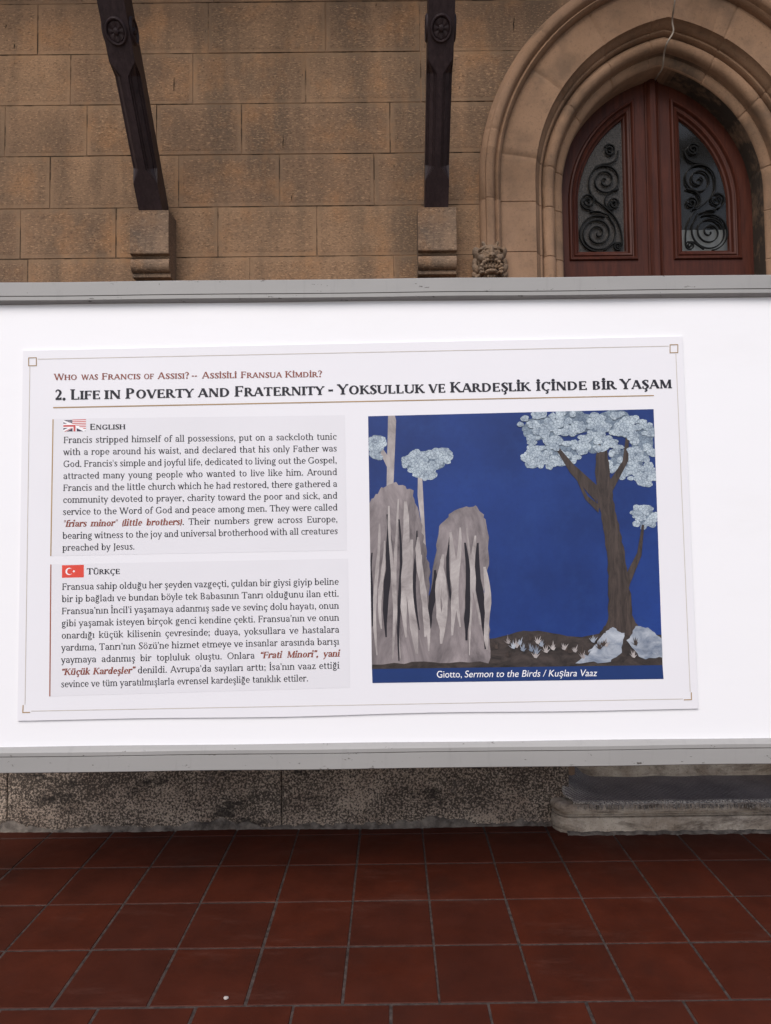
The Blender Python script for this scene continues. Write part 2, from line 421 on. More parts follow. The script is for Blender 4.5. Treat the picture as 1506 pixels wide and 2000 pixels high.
for ci in range(len(beds) - 1):
    z1, z0 = beds[ci], beds[ci + 1]
    if z1 > 6: continue
    k = ci - i0
    al = lambda z: arch_left(.27, z)
    ar = lambda z: 2 * XC - arch_left(.27, z)
    inarch = al(z0) < XC - .02
    if k in meas:
        py, xs = meas[k]; xs = [xw(x, py) for x in xs]
    else:
        xs = []; x = -1.4 + random.uniform(-.3, .1)
        while x < (al(z0) if inarch else 4) - .35: xs.append(x); x += random.uniform(.36, .75)
    x = xs[0]; left = []
    while x > XL + .3: x -= random.uniform(.38, .8); left.append(max(x, XL))
    xs = sorted(left) + xs
    if inarch:
        pairs = list(zip(xs[:-1], xs[1:]))
        for a, b in pairs: block(lambda z, a=a: a, lambda z, b=b: b, z0, z1, random.random())
        block(lambda z: xs[-1], al, z0, z1, random.random(), br=False)
        x = 2 * XC - arch_left(.26, z0) + random.uniform(.45, .8)
        block(ar, lambda z, x=x: x, z0, z1, random.random(), bl=False)
    else:
        while xs[-1] < .9: xs.append(xs[-1] + random.uniform(.4, .75))
        for a, b in zip(xs[:-1], xs[1:]): block(lambda z, a=a: a, lambda z, b=b: b, z0, z1, random.random())
        x = xs[-1]
    while x < XR - .2:
        x2 = min(XR, x + random.uniform(.4, .8)); block(lambda z, a=x: a, lambda z, b=x2: b, z0, z1, random.random()); x = x2
# joint bed behind the stones (with the doorway left open) and the wall's thickness
zt = beds[0]
bx = [.43 + (zt - .43) * k / 160 for k in range(161)]
bk = [(arch_left(.30, z), z) for z in bx]
n0 = len(ms.f)
for (xa, za), (xb, zb) in zip(bk[:-1], bk[1:]):
    ms.poly([(XL, YW + .0036, za), (xa, YW + .0036, za), (xb, YW + .0036, zb), (XL, YW + .0036, zb)], 2)
    ms.poly([(2 * XC - xa, YW + .0036, za), (XR, YW + .0036, za), (XR, YW + .0036, zb), (2 * XC - xb, YW + .0036, zb)], 2)
ms.box(XL, .60, YW + .25, YW + .6, 0, zt, 2); ms.box(2.2, XR, YW + .25, YW + .6, 0, zt, 2); ms.box(.60, 2.2, YW + .25, YW + .6, 4.3, zt, 2)
tint_of.extend([.5] * (len(ms.f) - n0))
n0 = len(ms.f)
for gx, ga, gb in ((340, 150, 178), (571, 378, 393), (11, 46, 55), (28, 85, 95), (735, 5, 15), (553, 262, 290), (1005, 30, 62)):
    pa, pb_ = P(gx, ga, YW - .0045), P(gx - 1, gb, YW - .0045); ww = .0022
    m_ = (pa + pb_) / 2 + Vector((random.uniform(-.004, .004), 0, 0))
    ms.add([pa, m_ + Vector((ww, 0, .003)), pb_, m_ - Vector((ww, 0, 0)), pa + Vector((0, .006, 0)), m_ + Vector((ww, .006, .003)), pb_ + Vector((0, .006, 0)), m_ + Vector((-ww, .006, 0))], [(0, 1, 2, 3), (0, 4, 5, 1), (1, 5, 6, 2), (2, 6, 7, 3), (3, 7, 4, 0)], 3)
tint_of.extend([.5] * (len(ms.f) - n0))
masonry = ms.build('masonry', [M['stone'], M['margin'], M['mortar'], M['gouge']], wall)
face_attr(masonry, 'tint', lambda p: tint_of[p.index])

# ---- plinth
XPL = P(550, 1560, YP).x; XPE = P(1112, 1510, YP).x
pl = MB()
for a, b in ((XL, P(14, 1560, YP).x), (P(14, 1560, YP).x, XPL), (XPL, XPE), (1.96, XR)):
    gp = .002
    pl.loft([[(a + gp, YP + .07, -.02), (b - gp, YP + .07, -.02), (b - gp, YP + .07, .415), (a + gp, YP + .07, .425)],
             [(a + gp, YP + .004, -.02), (b - gp, YP + .004, -.02), (b - gp, YP + .004, .395), (a + gp, YP + .004, .395)],
             [(a + gp + .004, YP, -.02), (b - gp - .004, YP, -.02), (b - gp - .004, YP, .385), (a + gp + .004, YP, .385)]])
    pl.poly([(a + gp + .004, YP, -.02), (b - gp - .004, YP, -.02), (b - gp - .004, YP, .385), (a + gp + .004, YP, .385)])
pl.box(XL, XPE, YP + .05, YP + .30, -.02, .428); pl.box(1.96, XR, YP + .05, YP + .30, -.02, .428)
plinth = pl.build('plinth', M['plinth'], wall)
# cement fillet smeared along its foot
cf = MB(); n = 220; rings = []
for k in range(n + 1):
    x = -2.6 + (XPE + 2.6) * k / n
    hh = max(.006, .022 + .020 * math.sin(x * 9) * math.sin(x * 3.1 + 1) + .010 * math.sin(x * 31 + 2) * math.sin(x * 12.7) + random.uniform(-.008, .008))
    ww = .012 + .006 * math.sin(x * 5 + 2) + random.uniform(-.003, .003)
    rings.append([(x, YP + .004, hh), (x, YP - .004, hh - .004), (x, YP - .007, hh * .45), (x, YP - ww - .006, .0035), (x, YP - ww - .010, -.004)])
cf.loft(rings, closed=False)
cf.build('cement_fillet', M['cement'], wall, smooth=60)

# ---- arch surround: a profile swept up the left jamb, over the point and down the right jamb
def arch_path(d, zbot, breaks_s, breaks_a):
    """sample points of the sweep for offset d; also a flag 1 where a joint falls"""
    phm = math.acos((AX - XC) / (RAD + d))
    pts = []
    def joint(lst, v, e): lst += [(v - e, 0), (v - e * .35, 1), (v + e * .35, 1), (v + e, 0)]
    s = [(zbot, 0)]
    for z in breaks_s: joint(s, z, .0045)
    s.append((ZS, 0))
    left = [(XC - HW - d, z, j) for z, j in s]
    a = []
    for k in range(1, 40): a.append((k / 40, 0))
    b = []
    for f in breaks_a: joint(b, f, .0045 / .75)
    a = [q for q in a if all(abs(q[0] - f) > .009 for f in breaks_a)] + b
    a.sort(); a.append((1.0, 0))
    left += [(AX - (RAD + d) * math.cos(phm * f), ZS + (RAD + d) * math.sin(phm * f), j) for f, j in a]
    return left
def sweep_arch(prof, zbot, bs, baL, baR, jd):
    secsL = [arch_path(d, zbot, bs, baL) for d, y in prof]
    secsR = [arch_path(d, zbot, bs, baR) for d, y in prof]
    nL, nR = len(secsL[0]), len(secsR[0])
    # joints sink the surface by jd (deeper along y)
    rings = [[(secsL[k][i][0], prof[k][1] + (jd if secsL[k][i][2] else 0), secsL[k][i][1]) for k in range(len(prof))] for i in range(nL)]
    rings += [[(2 * XC - secsR[k][i][0], prof[k][1] + (jd if secsR[k][i][2] else 0), secsR[k][i][1]) for k in range(len(prof))] for i in range(nR - 2, -1, -1)]
    return rings
def halfround(dc, yc, r, n=9, a0=200, a1=-20):
    return [(dc + r * math.cos(R(a0 + (a1 - a0) * k / (n - 1))), yc - r * math.sin(R(a0 + (a1 - a0) * k / (n - 1))) * 1.0) for k in range(n)]
roll = halfround(.086, 3.578, .033)
prof = [(0, YD + .05), (0, 3.626), (.007, 3.617), (.022, 3.606), (.040, 3.600), (.047, 3.604), (.049, 3.598)] + roll + \
       [(.122, 3.575), (.124, 3.548), (.131, 3.540), (.141, 3.541), (.143, 3.528), (.156, 3.515), (.164, 3.500), (.168, 3.488), (.346, 3.488), (.346, 3.52)]
prof = [(0, YD + .05), (0, 3.626), (.007, 3.617), (.022, 3.606), (.040, 3.600), (.047, 3.604), (.0515, 3.589)] + roll[1:-1] + prof[16:]
bs = [P(1010, 494, YW).z, P(1010, 396, YW).z]
bs = sorted([b for b in bs] + [bs[0] - .25 * k for k in range(1, 10)])
sr = MB(); rings = sweep_arch(prof, .13, bs, [.10, .42, .70, .93], [.13, .45, .74], .004)
sr.loft(rings, closed=False)
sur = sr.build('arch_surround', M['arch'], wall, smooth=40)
segt = [random.random() for _ in range(60)]
def stain_and_dark_groove(p):
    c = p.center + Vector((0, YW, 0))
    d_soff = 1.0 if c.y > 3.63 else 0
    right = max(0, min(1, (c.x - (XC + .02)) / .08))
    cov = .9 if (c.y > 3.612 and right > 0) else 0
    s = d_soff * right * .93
    # darker band along the quirk over the point
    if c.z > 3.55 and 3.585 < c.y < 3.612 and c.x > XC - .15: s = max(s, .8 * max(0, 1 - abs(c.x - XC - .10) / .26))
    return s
face_attr(sur, 'stain_and_dark_groove', stain_and_dark_groove)
face_attr(sur, 'tint', lambda p: segt[int((p.index // (len(prof) - 1)) / 7.5) % 60])

ZHEAD = P(957, 486, YW).z
hood_prof = [(d + .013, y) for d, y in [(.333, 3.50), (.334, 3.478), (.339, 3.462), (.349, 3.452), (.355, 3.458), (.361, 3.468), (.367, 3.462), (.371, 3.446), (.382, 3.438), (.405, 3.436),
             (.411, 3.440), (.414, 3.452), (.420, 3.456), (.428, 3.462), (.437, 3.474), (.440, 3.505)]]
hm = MB(); rings = sweep_arch(hood_prof, ZHEAD - .03, [b for b in bs if b > ZHEAD], [.16, .52, .80], [.2, .55, .85], .003)
hm.loft(rings, closed=False)
hood = hm.build('hood_mould', M['arch'], wall, smooth=40)
face_attr(hood, 'stain_and_dark_groove', lambda p: 0.0); face_attr(hood, 'tint', lambda p: segt[(p.index // (len(hood_prof) - 1)) // 9 % 60])

# ---- corbels
def corbel(xc, zt):
    c = MB(); hw = .094; yf = 3.378
    pr = [(YW + .02, zt), (yf + .004, zt), (yf, zt - .004), (yf, zt - .226), (yf + .004, zt - .230), (yf + .022, zt - .232), (yf + .026, zt - .240), (yf + .016, zt - .246)]
    for k in range(9):
        a = R(75 - 150 * k / 8); pr.append((yf + .034 - .028 * math.cos(a) , zt - .280 + .036 * math.sin(a)))
    pr += [(yf + .040, zt - .318), (yf + .036, zt - .322), (yf + .038, zt - .338), (yf + .046, zt - .341), (YW + .02, zt - .341)]
    pr = [(y, zt + (z - zt) * .945) for y, z in pr]
    L = [(xc - hw, y, z) for y, z in pr]; Rr = [(xc + hw, y, z) for y, z in pr]
    c.loft([L, Rr], caps=True)
    return c
ZCT = P(854, 404, 3.378).z
XCB = P(854, 450, 3.378).x
cb = corbel(XCB, ZCT).build('corbel', M['corbel'], wall, bevel=.0025, smooth=35)
cb2 = cb.copy(); COL.objects.link(cb2); cb2.parent = wall
XCB1 = P(291.5, 450, 3.378).x; ZCT1 = P(291, 410, 3.378).z
cb2.location = cb.location + Vector((XCB1 - XCB, 0, ZCT1 - ZCT))

# ---- carved grotesque head that ends the hood mould
HC = P(957, 512, 3.43)
def head():
    bm = bmesh.new()
    def ell(x, y, z, rx, ry, rz, rot=0, seg=16):
        # x right, y towards the viewer, z up, millimetres from the head's centre
        x, y, z, rx, ry, rz = [q * 1.15 for q in (x, y, z, rx, ry, rz)]
        m = Matrix.Translation((HC.x + x / 1000, HC.y - y / 1000, HC.z + z / 1000)) @ Matrix.Rotation(R(rot), 4, 'Y') @ Matrix.Diagonal((rx / 1000, ry / 1000, rz / 1000, 1))
        bmesh.ops.create_uvsphere(bm, u_segments=seg, v_segments=10, radius=1, matrix=m)
    ell(0, -25, 6, 56, 60, 66); ell(0, 12, 30, 40, 40, 40)            # skull, forehead
    ell(-52, -8, 36, 20, 30, 34, -25); ell(52, -8, 36, 20, 30, 34, 25)   # ears
    ell(-30, 25, 50, 27, 16, 9, -24); ell(30, 25, 50, 27, 16, 9, 24)  # brows
    ell(-31, 22, 31, 15, 14, 11); ell(31, 22, 31, 15, 14, 11)         # eyes
    ell(-25, 18, 64, 8, 12, 22, -25); ell(25, 18, 64, 8, 12, 22, 25)  # horns
    ell(0, 42, 24, 12, 22, 30); ell(0, 58, 6, 17, 17, 13)             # nose
    ell(-15, 50, 4, 9, 12, 9); ell(15, 50, 4, 9, 12, 9)
    ell(-36, 30, 4, 22, 22, 16, 35); ell(36, 30, 4, 22, 22, 16, -35)  # cheeks
    for k in range(11):                                               # curled upper lip
        a = R(200 - 220 * k / 10); ell(46 * math.cos(a), 40 + 8 * math.sin(a), -46 + 38 * math.sin(a), 9, 13, 8)
    for k in range(11):
        a = R(200 - 220 * k / 10); ell(36 * math.cos(a), 38, -48 + 28 * math.sin(a), 6, 11, 5)
    for k in range(4): ell(-21 + 14 * k, 36, -31 - abs(k - 1.5) * 2, 6.4, 11, 10)     # teeth
    ell(0, 38, -55, 27, 22, 11); ell(0, 34, -62, 34, 14, 6)           # tongue, lower lip
    for k in range(3): ell(-13 + 13 * k, 30, -73, 6.2, 10, 9)         # lower teeth
    ell(0, 0, -66, 34, 24, 14)
    ell(-60, 0, -30, 15, 18, 24, -30); ell(60, 0, -30, 15, 18, 24, 30)  # mane curls
    ell(-66, -8, -52, 13, 14, 14); ell(66, -8, -52, 13, 14, 14); ell(-52, 4, -64, 15, 14, 9, -30); ell(52, 4, -64, 15, 14, 9, 30)
    ell(-62, -12, 0, 14, 20, 22); ell(62, -12, 0, 14, 20, 22)
    me = bpy.data.meshes.new('tmp'); bm.to_mesh(me); bm.free()
    o = bpy.data.objects.new('tmp', me); COL.objects.link(o)
    md = o.modifiers.new('r', 'REMESH'); md.mode = 'VOXEL'; md.voxel_size = .0023
    dg = bpy.context.evaluated_depsgraph_get(); ev = o.evaluated_get(dg)
    me2 = bpy.data.meshes.new_from_object(ev)
    bpy.data.objects.remove(o)
    # hollows: eye sockets under the brows, nostrils, mouth shadow line
    for v in me2.vertices:
        x, y, z = (v.co.x - HC.x) * 870, (HC.y - v.co.y) * 870, (v.co.z - HC.z) * 870
        def dent(cx, cz, rx, rz, dp):
            q = ((x - cx) / rx) ** 2 + ((z - cz) / rz) ** 2
            return dp * max(0, 1 - q) if y > 0 else 0
        d = dent(-19, 38, 9, 7, 12) + dent(19, 38, 9, 7, 12) + dent(-43, 37, 6, 5, 7) + dent(43, 37, 6, 5, 7) + dent(-8, 0, 5, 4, 9) + dent(8, 0, 5, 4, 9)
        d += dent(0, -44.5, 27, 3.0, 12) + dent(0, -67, 26, 2.6, 10) + dent(-31, 31, 4, 4, 4) + dent(31, 31, 4, 4, 4)
        d += 1.2 * math.sin(x * .35 + z * .2) * math.sin(z * .3)
        v.co.y += d / 1000
    for v in me2.vertices: v.co -= WORLD[wall.name]
    me2.materials.clear(); me2.materials.append(M['carved']); me2.name = 'carved_head'
    me2.polygons.foreach_set('use_smooth', [True] * len(me2.polygons))
    h = bpy.data.objects.new('carved_head', me2); COL.objects.link(h); h.parent = wall
    h['label'] = 'grimacing carved beast head with bared teeth'
    return h
carved = head()
face_attr(carved, 'tint', lambda p: .3)

# ---- unseen eave inferred above the struts, shaped open to let light onto the wall
rf = MB(); YE = 2.32
ztop_strut = P(860, 0, 2.90)
def slope(y): return ZCT + (ztop_strut.z - ZCT) / (3.405 - 2.90) * (3.405 - 2.46) + (y - 2.46) * .42
for k in range(24):                                        # open rafters with a purlin at the strut heads
    x0 = -4.2 + k * .36
    rf.loft([[(x0, y, slope(y)), (x0 + .06, y, slope(y)), (x0 + .06, y, slope(y) + .11), (x0, y, slope(y) + .11)] for y in (YE, YW - .002)], caps=True)
rf.box(-4.25, 4.25, YE - .03, YE - .001, slope(YE) - .03, slope(YE) + .12)
rf.box(-4.25, 4.25, 2.43, 2.53, slope(2.45) - .115, slope(2.45) - .012)
rf.box(-4.25, 4.25, YW - .07, YW - .004, slope(YW) - .12, slope(YW) - .035)
for k in range(3):
    y0 = YW - .16 - k * .17
    rf.box(-4.25, 4.25, y0, y0 + .15, slope(y0) + .115, slope(y0) + .14)
rf.build('unseen_eave_frame', M['unseen_eave_wood'], wall)

# ================================================================== TIMBER STRUTS
def strut_tree(xc, label):
    b = Vector((xc, 3.405, ZCT + .001)); e = Vector((xc, 1.90, 0))
    ptop = P(860, 0, 2.90)
    fz = Vector((0, 2.90 - 3.405, ptop.z - b.z)).normalized()        # along the strut
    L = (3.405 - 2.40) / -fz.y
    nrm = Vector((0, -fz.z, fz.y)).normalized()                       # outward front normal
    if nrm.y > 0: nrm = -nrm
    X = Vector((1, 0, 0)); hw = .0575
    t = thing('timber_strut', label, 'timber strut', b, 'timber struts leaning out from the wall')
    def W(s, u, n): return b + fz * s + X * u + nrm * n
    pc = MB()
    def sec(s, c):
        g1 = min(.0075, c * .18)
        fr = [(-hw, -2 * hw), (-hw, -c), (-hw + g1, -c + g1 * 0), (-hw + g1 * 1.2, -c + g1 * 1.6), (-hw + g1, -c + 2 * g1)]
        # right-hand front corner, walked from side to front
        a = [(hw, -c), (hw - g1, -c), (hw - g1, -c + g1), (hw - 2 * g1, -c + g1), (hw - 2 * g1, -c + 2 * g1),
             (hw - c + 2 * g1, -2 * g1), (hw - c + g1, -2 * g1), (hw - c + g1, -g1), (hw - c, -g1), (hw - c, 0)]
        a = a if c > 0 else [(hw, 0)] * 10
        l = [(-u, n) for u, n in reversed(a)]
        ring = [(hw, -2 * hw)] + a + l + [(-hw, -2 * hw)]
        return [W(s, u, n) for u, n in ring]
    def s_at(py):
        best = min(range(0, 1400), key=lambda k: abs(P(860, py, (b + fz * k / 1000).y).z - (b + fz * k / 1000).z)); return best / 1000
    s0, s1, sr_ = s_at(352), s_at(113), s_at(55)
    # the foot is cut level on the corbel
    foot = [W(0, 0, 0)]
    rings = []
    c0 = .044
    base = sec(0, .0002)
    lvl = []
    for p in base:
        k = (b.z - p.z) / fz.z; lvl.append(p + fz * k)
    rings.append(lvl)
    for s, c in ((s0 * .6, .0002), (s0, .0002), (s0 + .060, c0), (s1 - .060, c0), (s1, .0002), (L, .0002)): rings.append(sec(s, c))
    pc.loft(rings, caps=True)
    # raised lozenge mouldings at both chamfer stops
    beam = pc.build('beam', M['strut'], t)
    def rosette(s, side):
        mb = MB(); N = 64; rr = .041
        rad = [(1.20, -.002), (1.15, .005), (1.04, .0095), (.95, .0085), (.90, .003), (.86, .0006), (.80, .0045), (.55, .0022), (.32, .001), (.29, .0065), (.18, .0105), (0.02, .011)]
        rings = []
        for r_, h in rad:
            ring = []
            for k in range(N):
                a = 2 * math.pi * k / N
                hh = h
                if .28 < r_ < .82: hh = h + .004 * abs(math.cos(a * 4)) ** .6 - .003
                if r_ == .80: hh = h + .003 * abs(math.cos(a * 4)) - .003
                u, v = rr * r_ * math.cos(a), rr * r_ * 1.15 * math.sin(a)
                if side == 0: ring.append(W(s + v, u, max(hh, .0006) if r_ < 1.1 else hh))
                else: ring.append(W(s + v, side * (hw + (max(hh, .0006) if r_ < 1.1 else hh)), -hw + u))
            rings.append(ring)
        mb.loft(rings); mb.poly(rings[-1])
        return mb.build('carved_rosette', M['strut'], t, smooth=50)
    rosette(sr_, 0); rosette(sr_, 1); rosette(sr_, -1)
    # raised border strips along the chamfers: diamond ended lip
    return t
def copy_tree(o, loc, label):
    c = o.copy(); COL.objects.link(c); c.location = loc; c['label'] = label
    for ch in o.children:
        d = ch.copy(); COL.objects.link(d); d.parent = c
    return c
XS = P(852.5, 380, 3.40).x
st = strut_tree(XS, 'dark carved timber strut standing above the corbel nearer the doorway')
XS1 = P(294, 380, 3.40).x
copy_tree(st, st.location + Vector((XS1 - XS, 0, ZCT1 - ZCT)), 'dark carved timber strut at the far left, away from the doorway')

# ================================================================== DOUBLE DOOR
door = thing('double_door', 'arched double door of dark red brown wood with scroll grilles over glass', 'door', (XC, YD, .2))
XM = XC
def pd(px, py, dy=0): v = P(px, py, YD + dy); return (XM - v.x, v.z)      # left leaf in half coordinates (distance left of the meeting line, z)
def leaf(sgn, glassmat, first):
    lf_t = MB()
    ZB = .205
    def w(h, z, y): return (XM - sgn * h, y, z)
    # outline of the leaf
    out = [(.004, ZB), (HW + .02, ZB)]
    for k in range(0, 25):
        z = ZS + (k / 24) * (math.sqrt((RAD + .02) ** 2 - (AX - XC) ** 2))
        q = math.sqrt(max(0, (RAD + .02) ** 2 - (z - ZS) ** 2)); out.append((max(.004, XM - (AX - q)), z))
    # glazed panel moulding outline (outer edge), from the photograph's proportions
    hi = ((XC - P(1245, 509, YD).x) + (P(1315, 511, YD).x - XC)) / 2; ho = ((XC - P(1112, 509, YD).x) + (P(1449, 509, YD).x - XC)) / 2
    zb = P(1180, 509, YD).z
    def arcpts(inset, n=18):
        hi_, ho_ = hi + inset, ho - inset
        zb_ = zb + inset
        r = RAD - (HW - ho) - inset
        pts = [(hi_, zb_), (ho_, zb_)]
        zt_ = None
        # outer arc: same centre as the opening
        cx = RAD - HW                                     # arc centre measured right of the meeting line
        for k in range(n + 1):
            # from springing up to where h == hi_
            am = math.acos((hi_ + cx) / r) if (hi_ + cx) < r else 0
            a = am * k / n
            pts.append((r * math.cos(a) - cx, ZS + r * math.sin(a)))
        return pts
    mo = arcpts(0)
    # face: outline minus moulding hole
    loops = [[Vector((p[0], p[1], 0)) for p in out], [Vector((p[0], p[1], 0)) for p in mo]]
    flat = [p for l in loops for p in l]
    lower_rails = []
    tris = tessellate_polygon(loops)
    lf_t.add([w(p.x, p.y, YD) for p in flat], tris, 0)
    lf_t.add([w(p.x, p.y, YD + .05) for p in flat], tris, 0)
    lf_t.loft([[w(p[0], p[1], YD) for p in out], [w(p[0], p[1], YD + .05) for p in out]])
    body = lf_t.build('door_leaf', M['door'], door, smooth=20)
    # moulding rings
    mm = MB()
    mp = [(-.001, YD - .0005), (.0, YD - .004), (.005, YD - .012), (.013, YD - .014), (.018, YD - .008), (.020, YD + .002), (.025, YD + .004),
          (.031, YD - .002), (.040, YD + .002), (.046, YD + .012), (.048, YD + .016), (.052, YD + .018), (.056, YD + .020), (.057, YD + .030), (.060, YD + .034)]
    mm.loft([[w(h, z, y) for h, z in arcpts(o)] for o, y in mp])
    mm.build('panel_moulding', M['door'], body, smooth=35)
    # joint lines of rail and stile, lower panel moulding
    rl = MB()
    zr = P(1180, 537, YD).z
    rl.box(*sorted((XM - sgn * .100, XM - sgn * .450)), YD - .0012, YD + .004, zr - .004, zb - .004)
    for a, b_ in ((0, .008), (.012, .016), (.022, .010)):
        pass
    ring = [[w(h, z, y) for h, z in ((.104 + o, .40 + o), (.446 - o, .40 + o), (.446 - o, zr - .008 - o), (.104 + o, zr - .008 - o))]
            for o, y in ((0, YD - .0005), (0, YD - .010), (.010, YD - .014), (.018, YD - .006), (.022, YD + .003), (.034, YD - .003), (.046, YD - .0006))]
    rl.loft(ring)
    rl.poly([w(h, z, YD - .0007) for h, z in ((.150, .446), (.400, .446), (.400, zr - .054), (.150, zr - .054))])
    rl.build('lower_rail', M['door'], body, smooth=30)
    # glass
    gp = arcpts(.0585)
    gl = MB(); gl.poly([w(h, z, YD + .034) for h, z in gp])
    gl.build('glass_pane', glassmat, body)
    # wrought-iron scroll grille just in front of the glass, drawn in half coordinates
    gr = MB(); yg = YD + .022
    ox, oz = P(1080, 160, YD), None
    def g2(px, py):                                       # zoom crop pixels (5 per photo pixel) of the left leaf
        v = P(1080 + px / 5, 160 + py / 5, YD + .022); return Vector((XM - v.x, v.z))
    def bar(pts, bw=.0056, dp=.012):
        rings = []
        for i, p in enumerate(pts):
            a = pts[max(0, i - 1)]; c = pts[min(len(pts) - 1, i + 1)]
            t = (c - a).normalized(); n = Vector((-t.y, t.x))
            q, r_ = p + n * bw / 2, p - n * bw / 2
            rings.append([w(q.x, q.y, yg - dp / 2), w(r_.x, r_.y, yg - dp / 2), w(r_.x, r_.y, yg + dp / 2), w(q.x, q.y, yg + dp / 2)])
        gr.loft(rings, caps=True)
    def spiral(cx, cy, r0, r1, a0, turns, n=70):
        """pixel spiral, angle clockwise in the picture from +x, r0 outside to r1 inside"""
        out_ = []
        for k in range(n + 1):
            f = k / n; a = R(a0 + 360 * turns * f); r = r1 + (r0 - r1) * (1 - f) ** .85
            out_.append((cx + r * math.cos(a), cy + r * math.sin(a)))
        return out_
    def px(pts): return [g2(*p) for p in pts]
    def smooth(pts, n=8):
        o_ = []
        for i in range(len(pts) - 1):
            p0, p1, p2, p3 = pts[max(0, i - 1)], pts[i], pts[i + 1], pts[min(len(pts) - 1, i + 2)]
            for k in range(n):
                t = k / n; h = lambda j: .5 * (2 * p1[j] + (p2[j] - p0[j]) * t + (2 * p0[j] - 5 * p1[j] + 4 * p2[j] - p3[j]) * t * t + (3 * p1[j] - p0[j] - 3 * p2[j] + p3[j]) * t ** 3)
                o_.append((h(0), h(1)))
        return o_ + [pts[-1]]
    # lower big spiral, entered from the small left scroll over the top
    bar(px(smooth([(360, 1270), (450, 1272), (540, 1300)]) + spiral(438, 1478, 178, 6, -42, 2.6, 120)))
    bar(px(spiral(438, 1478, 178, 172, 95, .55, 30)))
    # main S: upper big spiral outward, down the left and across to the lower right
    bar(px(list(reversed(spiral(510, 962, 160, 6, 170, 2.35, 120))) + smooth([(350, 990), (365, 1080), (430, 1165), (520, 1235), (600, 1315), (650, 1410), (672, 1500), (678, 1600)])))
    bar(px(spiral(345, 1165, 78, 5, 85, 2.0, 60) ))
    bar(px(smooth([(352, 1243), (400, 1268), (470, 1272)])))
    bar(px(spiral(598, 1190, 62, 5, 100, 2.0, 60)))
    bar(px(smooth([(640, 1050), (560, 1075), (512, 1130), (512, 1195), (545, 1240), (590, 1252)])))
    bar(px(spiral(552, 668, 60, 5, -150, 1.9, 60)))
    bar(px(smooth([(636, 670), (630, 720), (600, 770), (540, 800), (480, 806), (410, 835)])))
    bar(px(spiral(632, 1605, 44, 4, -60, 1.8, 50)))
    bar(px(smooth([(655, 1570), (600, 1575), (555, 1605), (500, 1645)])))
    gr.build('scroll_grille', M['iron'], body, smooth=40)
    # interior shade box behind the pane
    return body
leaf(1, M['glass_frost'], True)
leaf(-1, M['glass_clear'], False)
# astragal covering the meeting of the leaves
ag = MB(); ztop = ZS + math.sqrt((RAD) ** 2 - (AX - XC) ** 2) + .02
pr = [(-.040, YD + .001), (-.040, YD - .008), (-.034, YD - .012), (-.030, YD - .007), (-.026, YD - .012), (-.014, YD - .022), (.014, YD - .022), (.018, YD - .016), (.022, YD - .022), (.027, YD - .018), (.030, YD - .006), (.036, YD - .010), (.040, YD - .006), (.040, YD + .001)]
ag.loft([[(XM + a, y, .205) for a, y in pr], [(XM + a, y, ztop) for a, y in pr]], caps=True)
ag.build('astragal', M['door'], door, smooth=25)
# dim room behind the glass; pale sheet added for the right pane's bright reflection
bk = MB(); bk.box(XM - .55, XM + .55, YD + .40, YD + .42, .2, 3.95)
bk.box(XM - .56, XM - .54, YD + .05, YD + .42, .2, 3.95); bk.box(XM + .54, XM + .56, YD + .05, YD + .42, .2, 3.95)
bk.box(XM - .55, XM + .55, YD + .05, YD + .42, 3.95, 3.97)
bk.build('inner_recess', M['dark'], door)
cu = MB(); zc0, zc1 = P(1390, 500, YD).z - .1, P(1390, 449, YD + .1).z
rings = []
for k in range(41):
    x = XM + .04 + .40 * k / 40; y = YD + .10 + .004 * math.sin(k * 1.1)
    rings.append([(x, y, zc0), (x, y, zc1), (x, y + .004, zc1), (x, y + .004, zc0)])
cu.loft(rings, caps=True)
cu.build('added_pale_sheet', M['pale_sheet'], door, smooth=40)

# ================================================================== STEP AND CARPET
step = thing('stone_step', 'worn pale stone doorstep with a grooved rounded edge below the doorway', 'step', (1.4, 3.4, 0))
YF = P(1300, 1627, 3.35).y
YF = ground_y(1300, 1626).y; XLS = ground_y(1083, 1610, .03).x
HT = 0.128
def outline(i, n=10, R0=.085):
    r = R0 - i; x0, yf = XLS + i, YF + i
    pts = [(x0, YD - .03), (x0, yf + r)]
    for k in range(1, n + 1):
        a = math.pi / 2 * k / n; pts.append((x0 + r - r * math.cos(a), yf + r - r * math.sin(a)))
    xs = 40
    for k in range(1, xs): pts.append((x0 + r + (2.30 - x0 - r) * k / xs, yf))
    pts += [(2.30, yf), (2.30, YD - .03)]
    return pts
sm = MB()
profile = [(0, -.012), (0, .034), (.002, .060), (.004, .068), (.024, .0715), (.024, .0765), (.003, .077), (.002, .081), (.012, .084), (.013, .088), (.000, .092), (-.004, .100), (-.003, .110), (.002, .120), (.010, HT - .002), (.018, HT)]
rings = []
for i, z in profile:
    rings.append([(x + random.uniform(-.0008, .0008), y + random.uniform(-.0008, .0012), z) for x, y in outline(i)])
sm.loft(rings); sm.poly(rings[-1])
sm.build('tread', M['step'], step, smooth=35)
rs = MB(); yr = YD - .040
rs.box(P(1119, 1508, yr).x, 2.28, yr, YD + .06, HT + .0005, .204)
rs.box(P(1119, 1508, yr).x - .004, 2.285, yr - .006, yr + .004, HT + .0005, HT + .022)
rs.build('door_sill', M['step'], step, bevel=.003)
cm = MB(); n = 160; rings = []
for k in range(n + 1):
    f = k / n; wob = .004 * math.sin(f * 90) + random.uniform(-.003, .003)
    q = outline(-.006 - .004 * abs(math.sin(f * 31)))
    x = XLS + .05 + (2.25 - XLS) * f
    rings.append([(x, YF + .004, .010 + wob * .5), (x, YF - .006, .007 + wob * .4), (x, YF - .020 + wob, .003), (x, YF - .026 + wob, -.004)])
cm.loft(rings, closed=False)
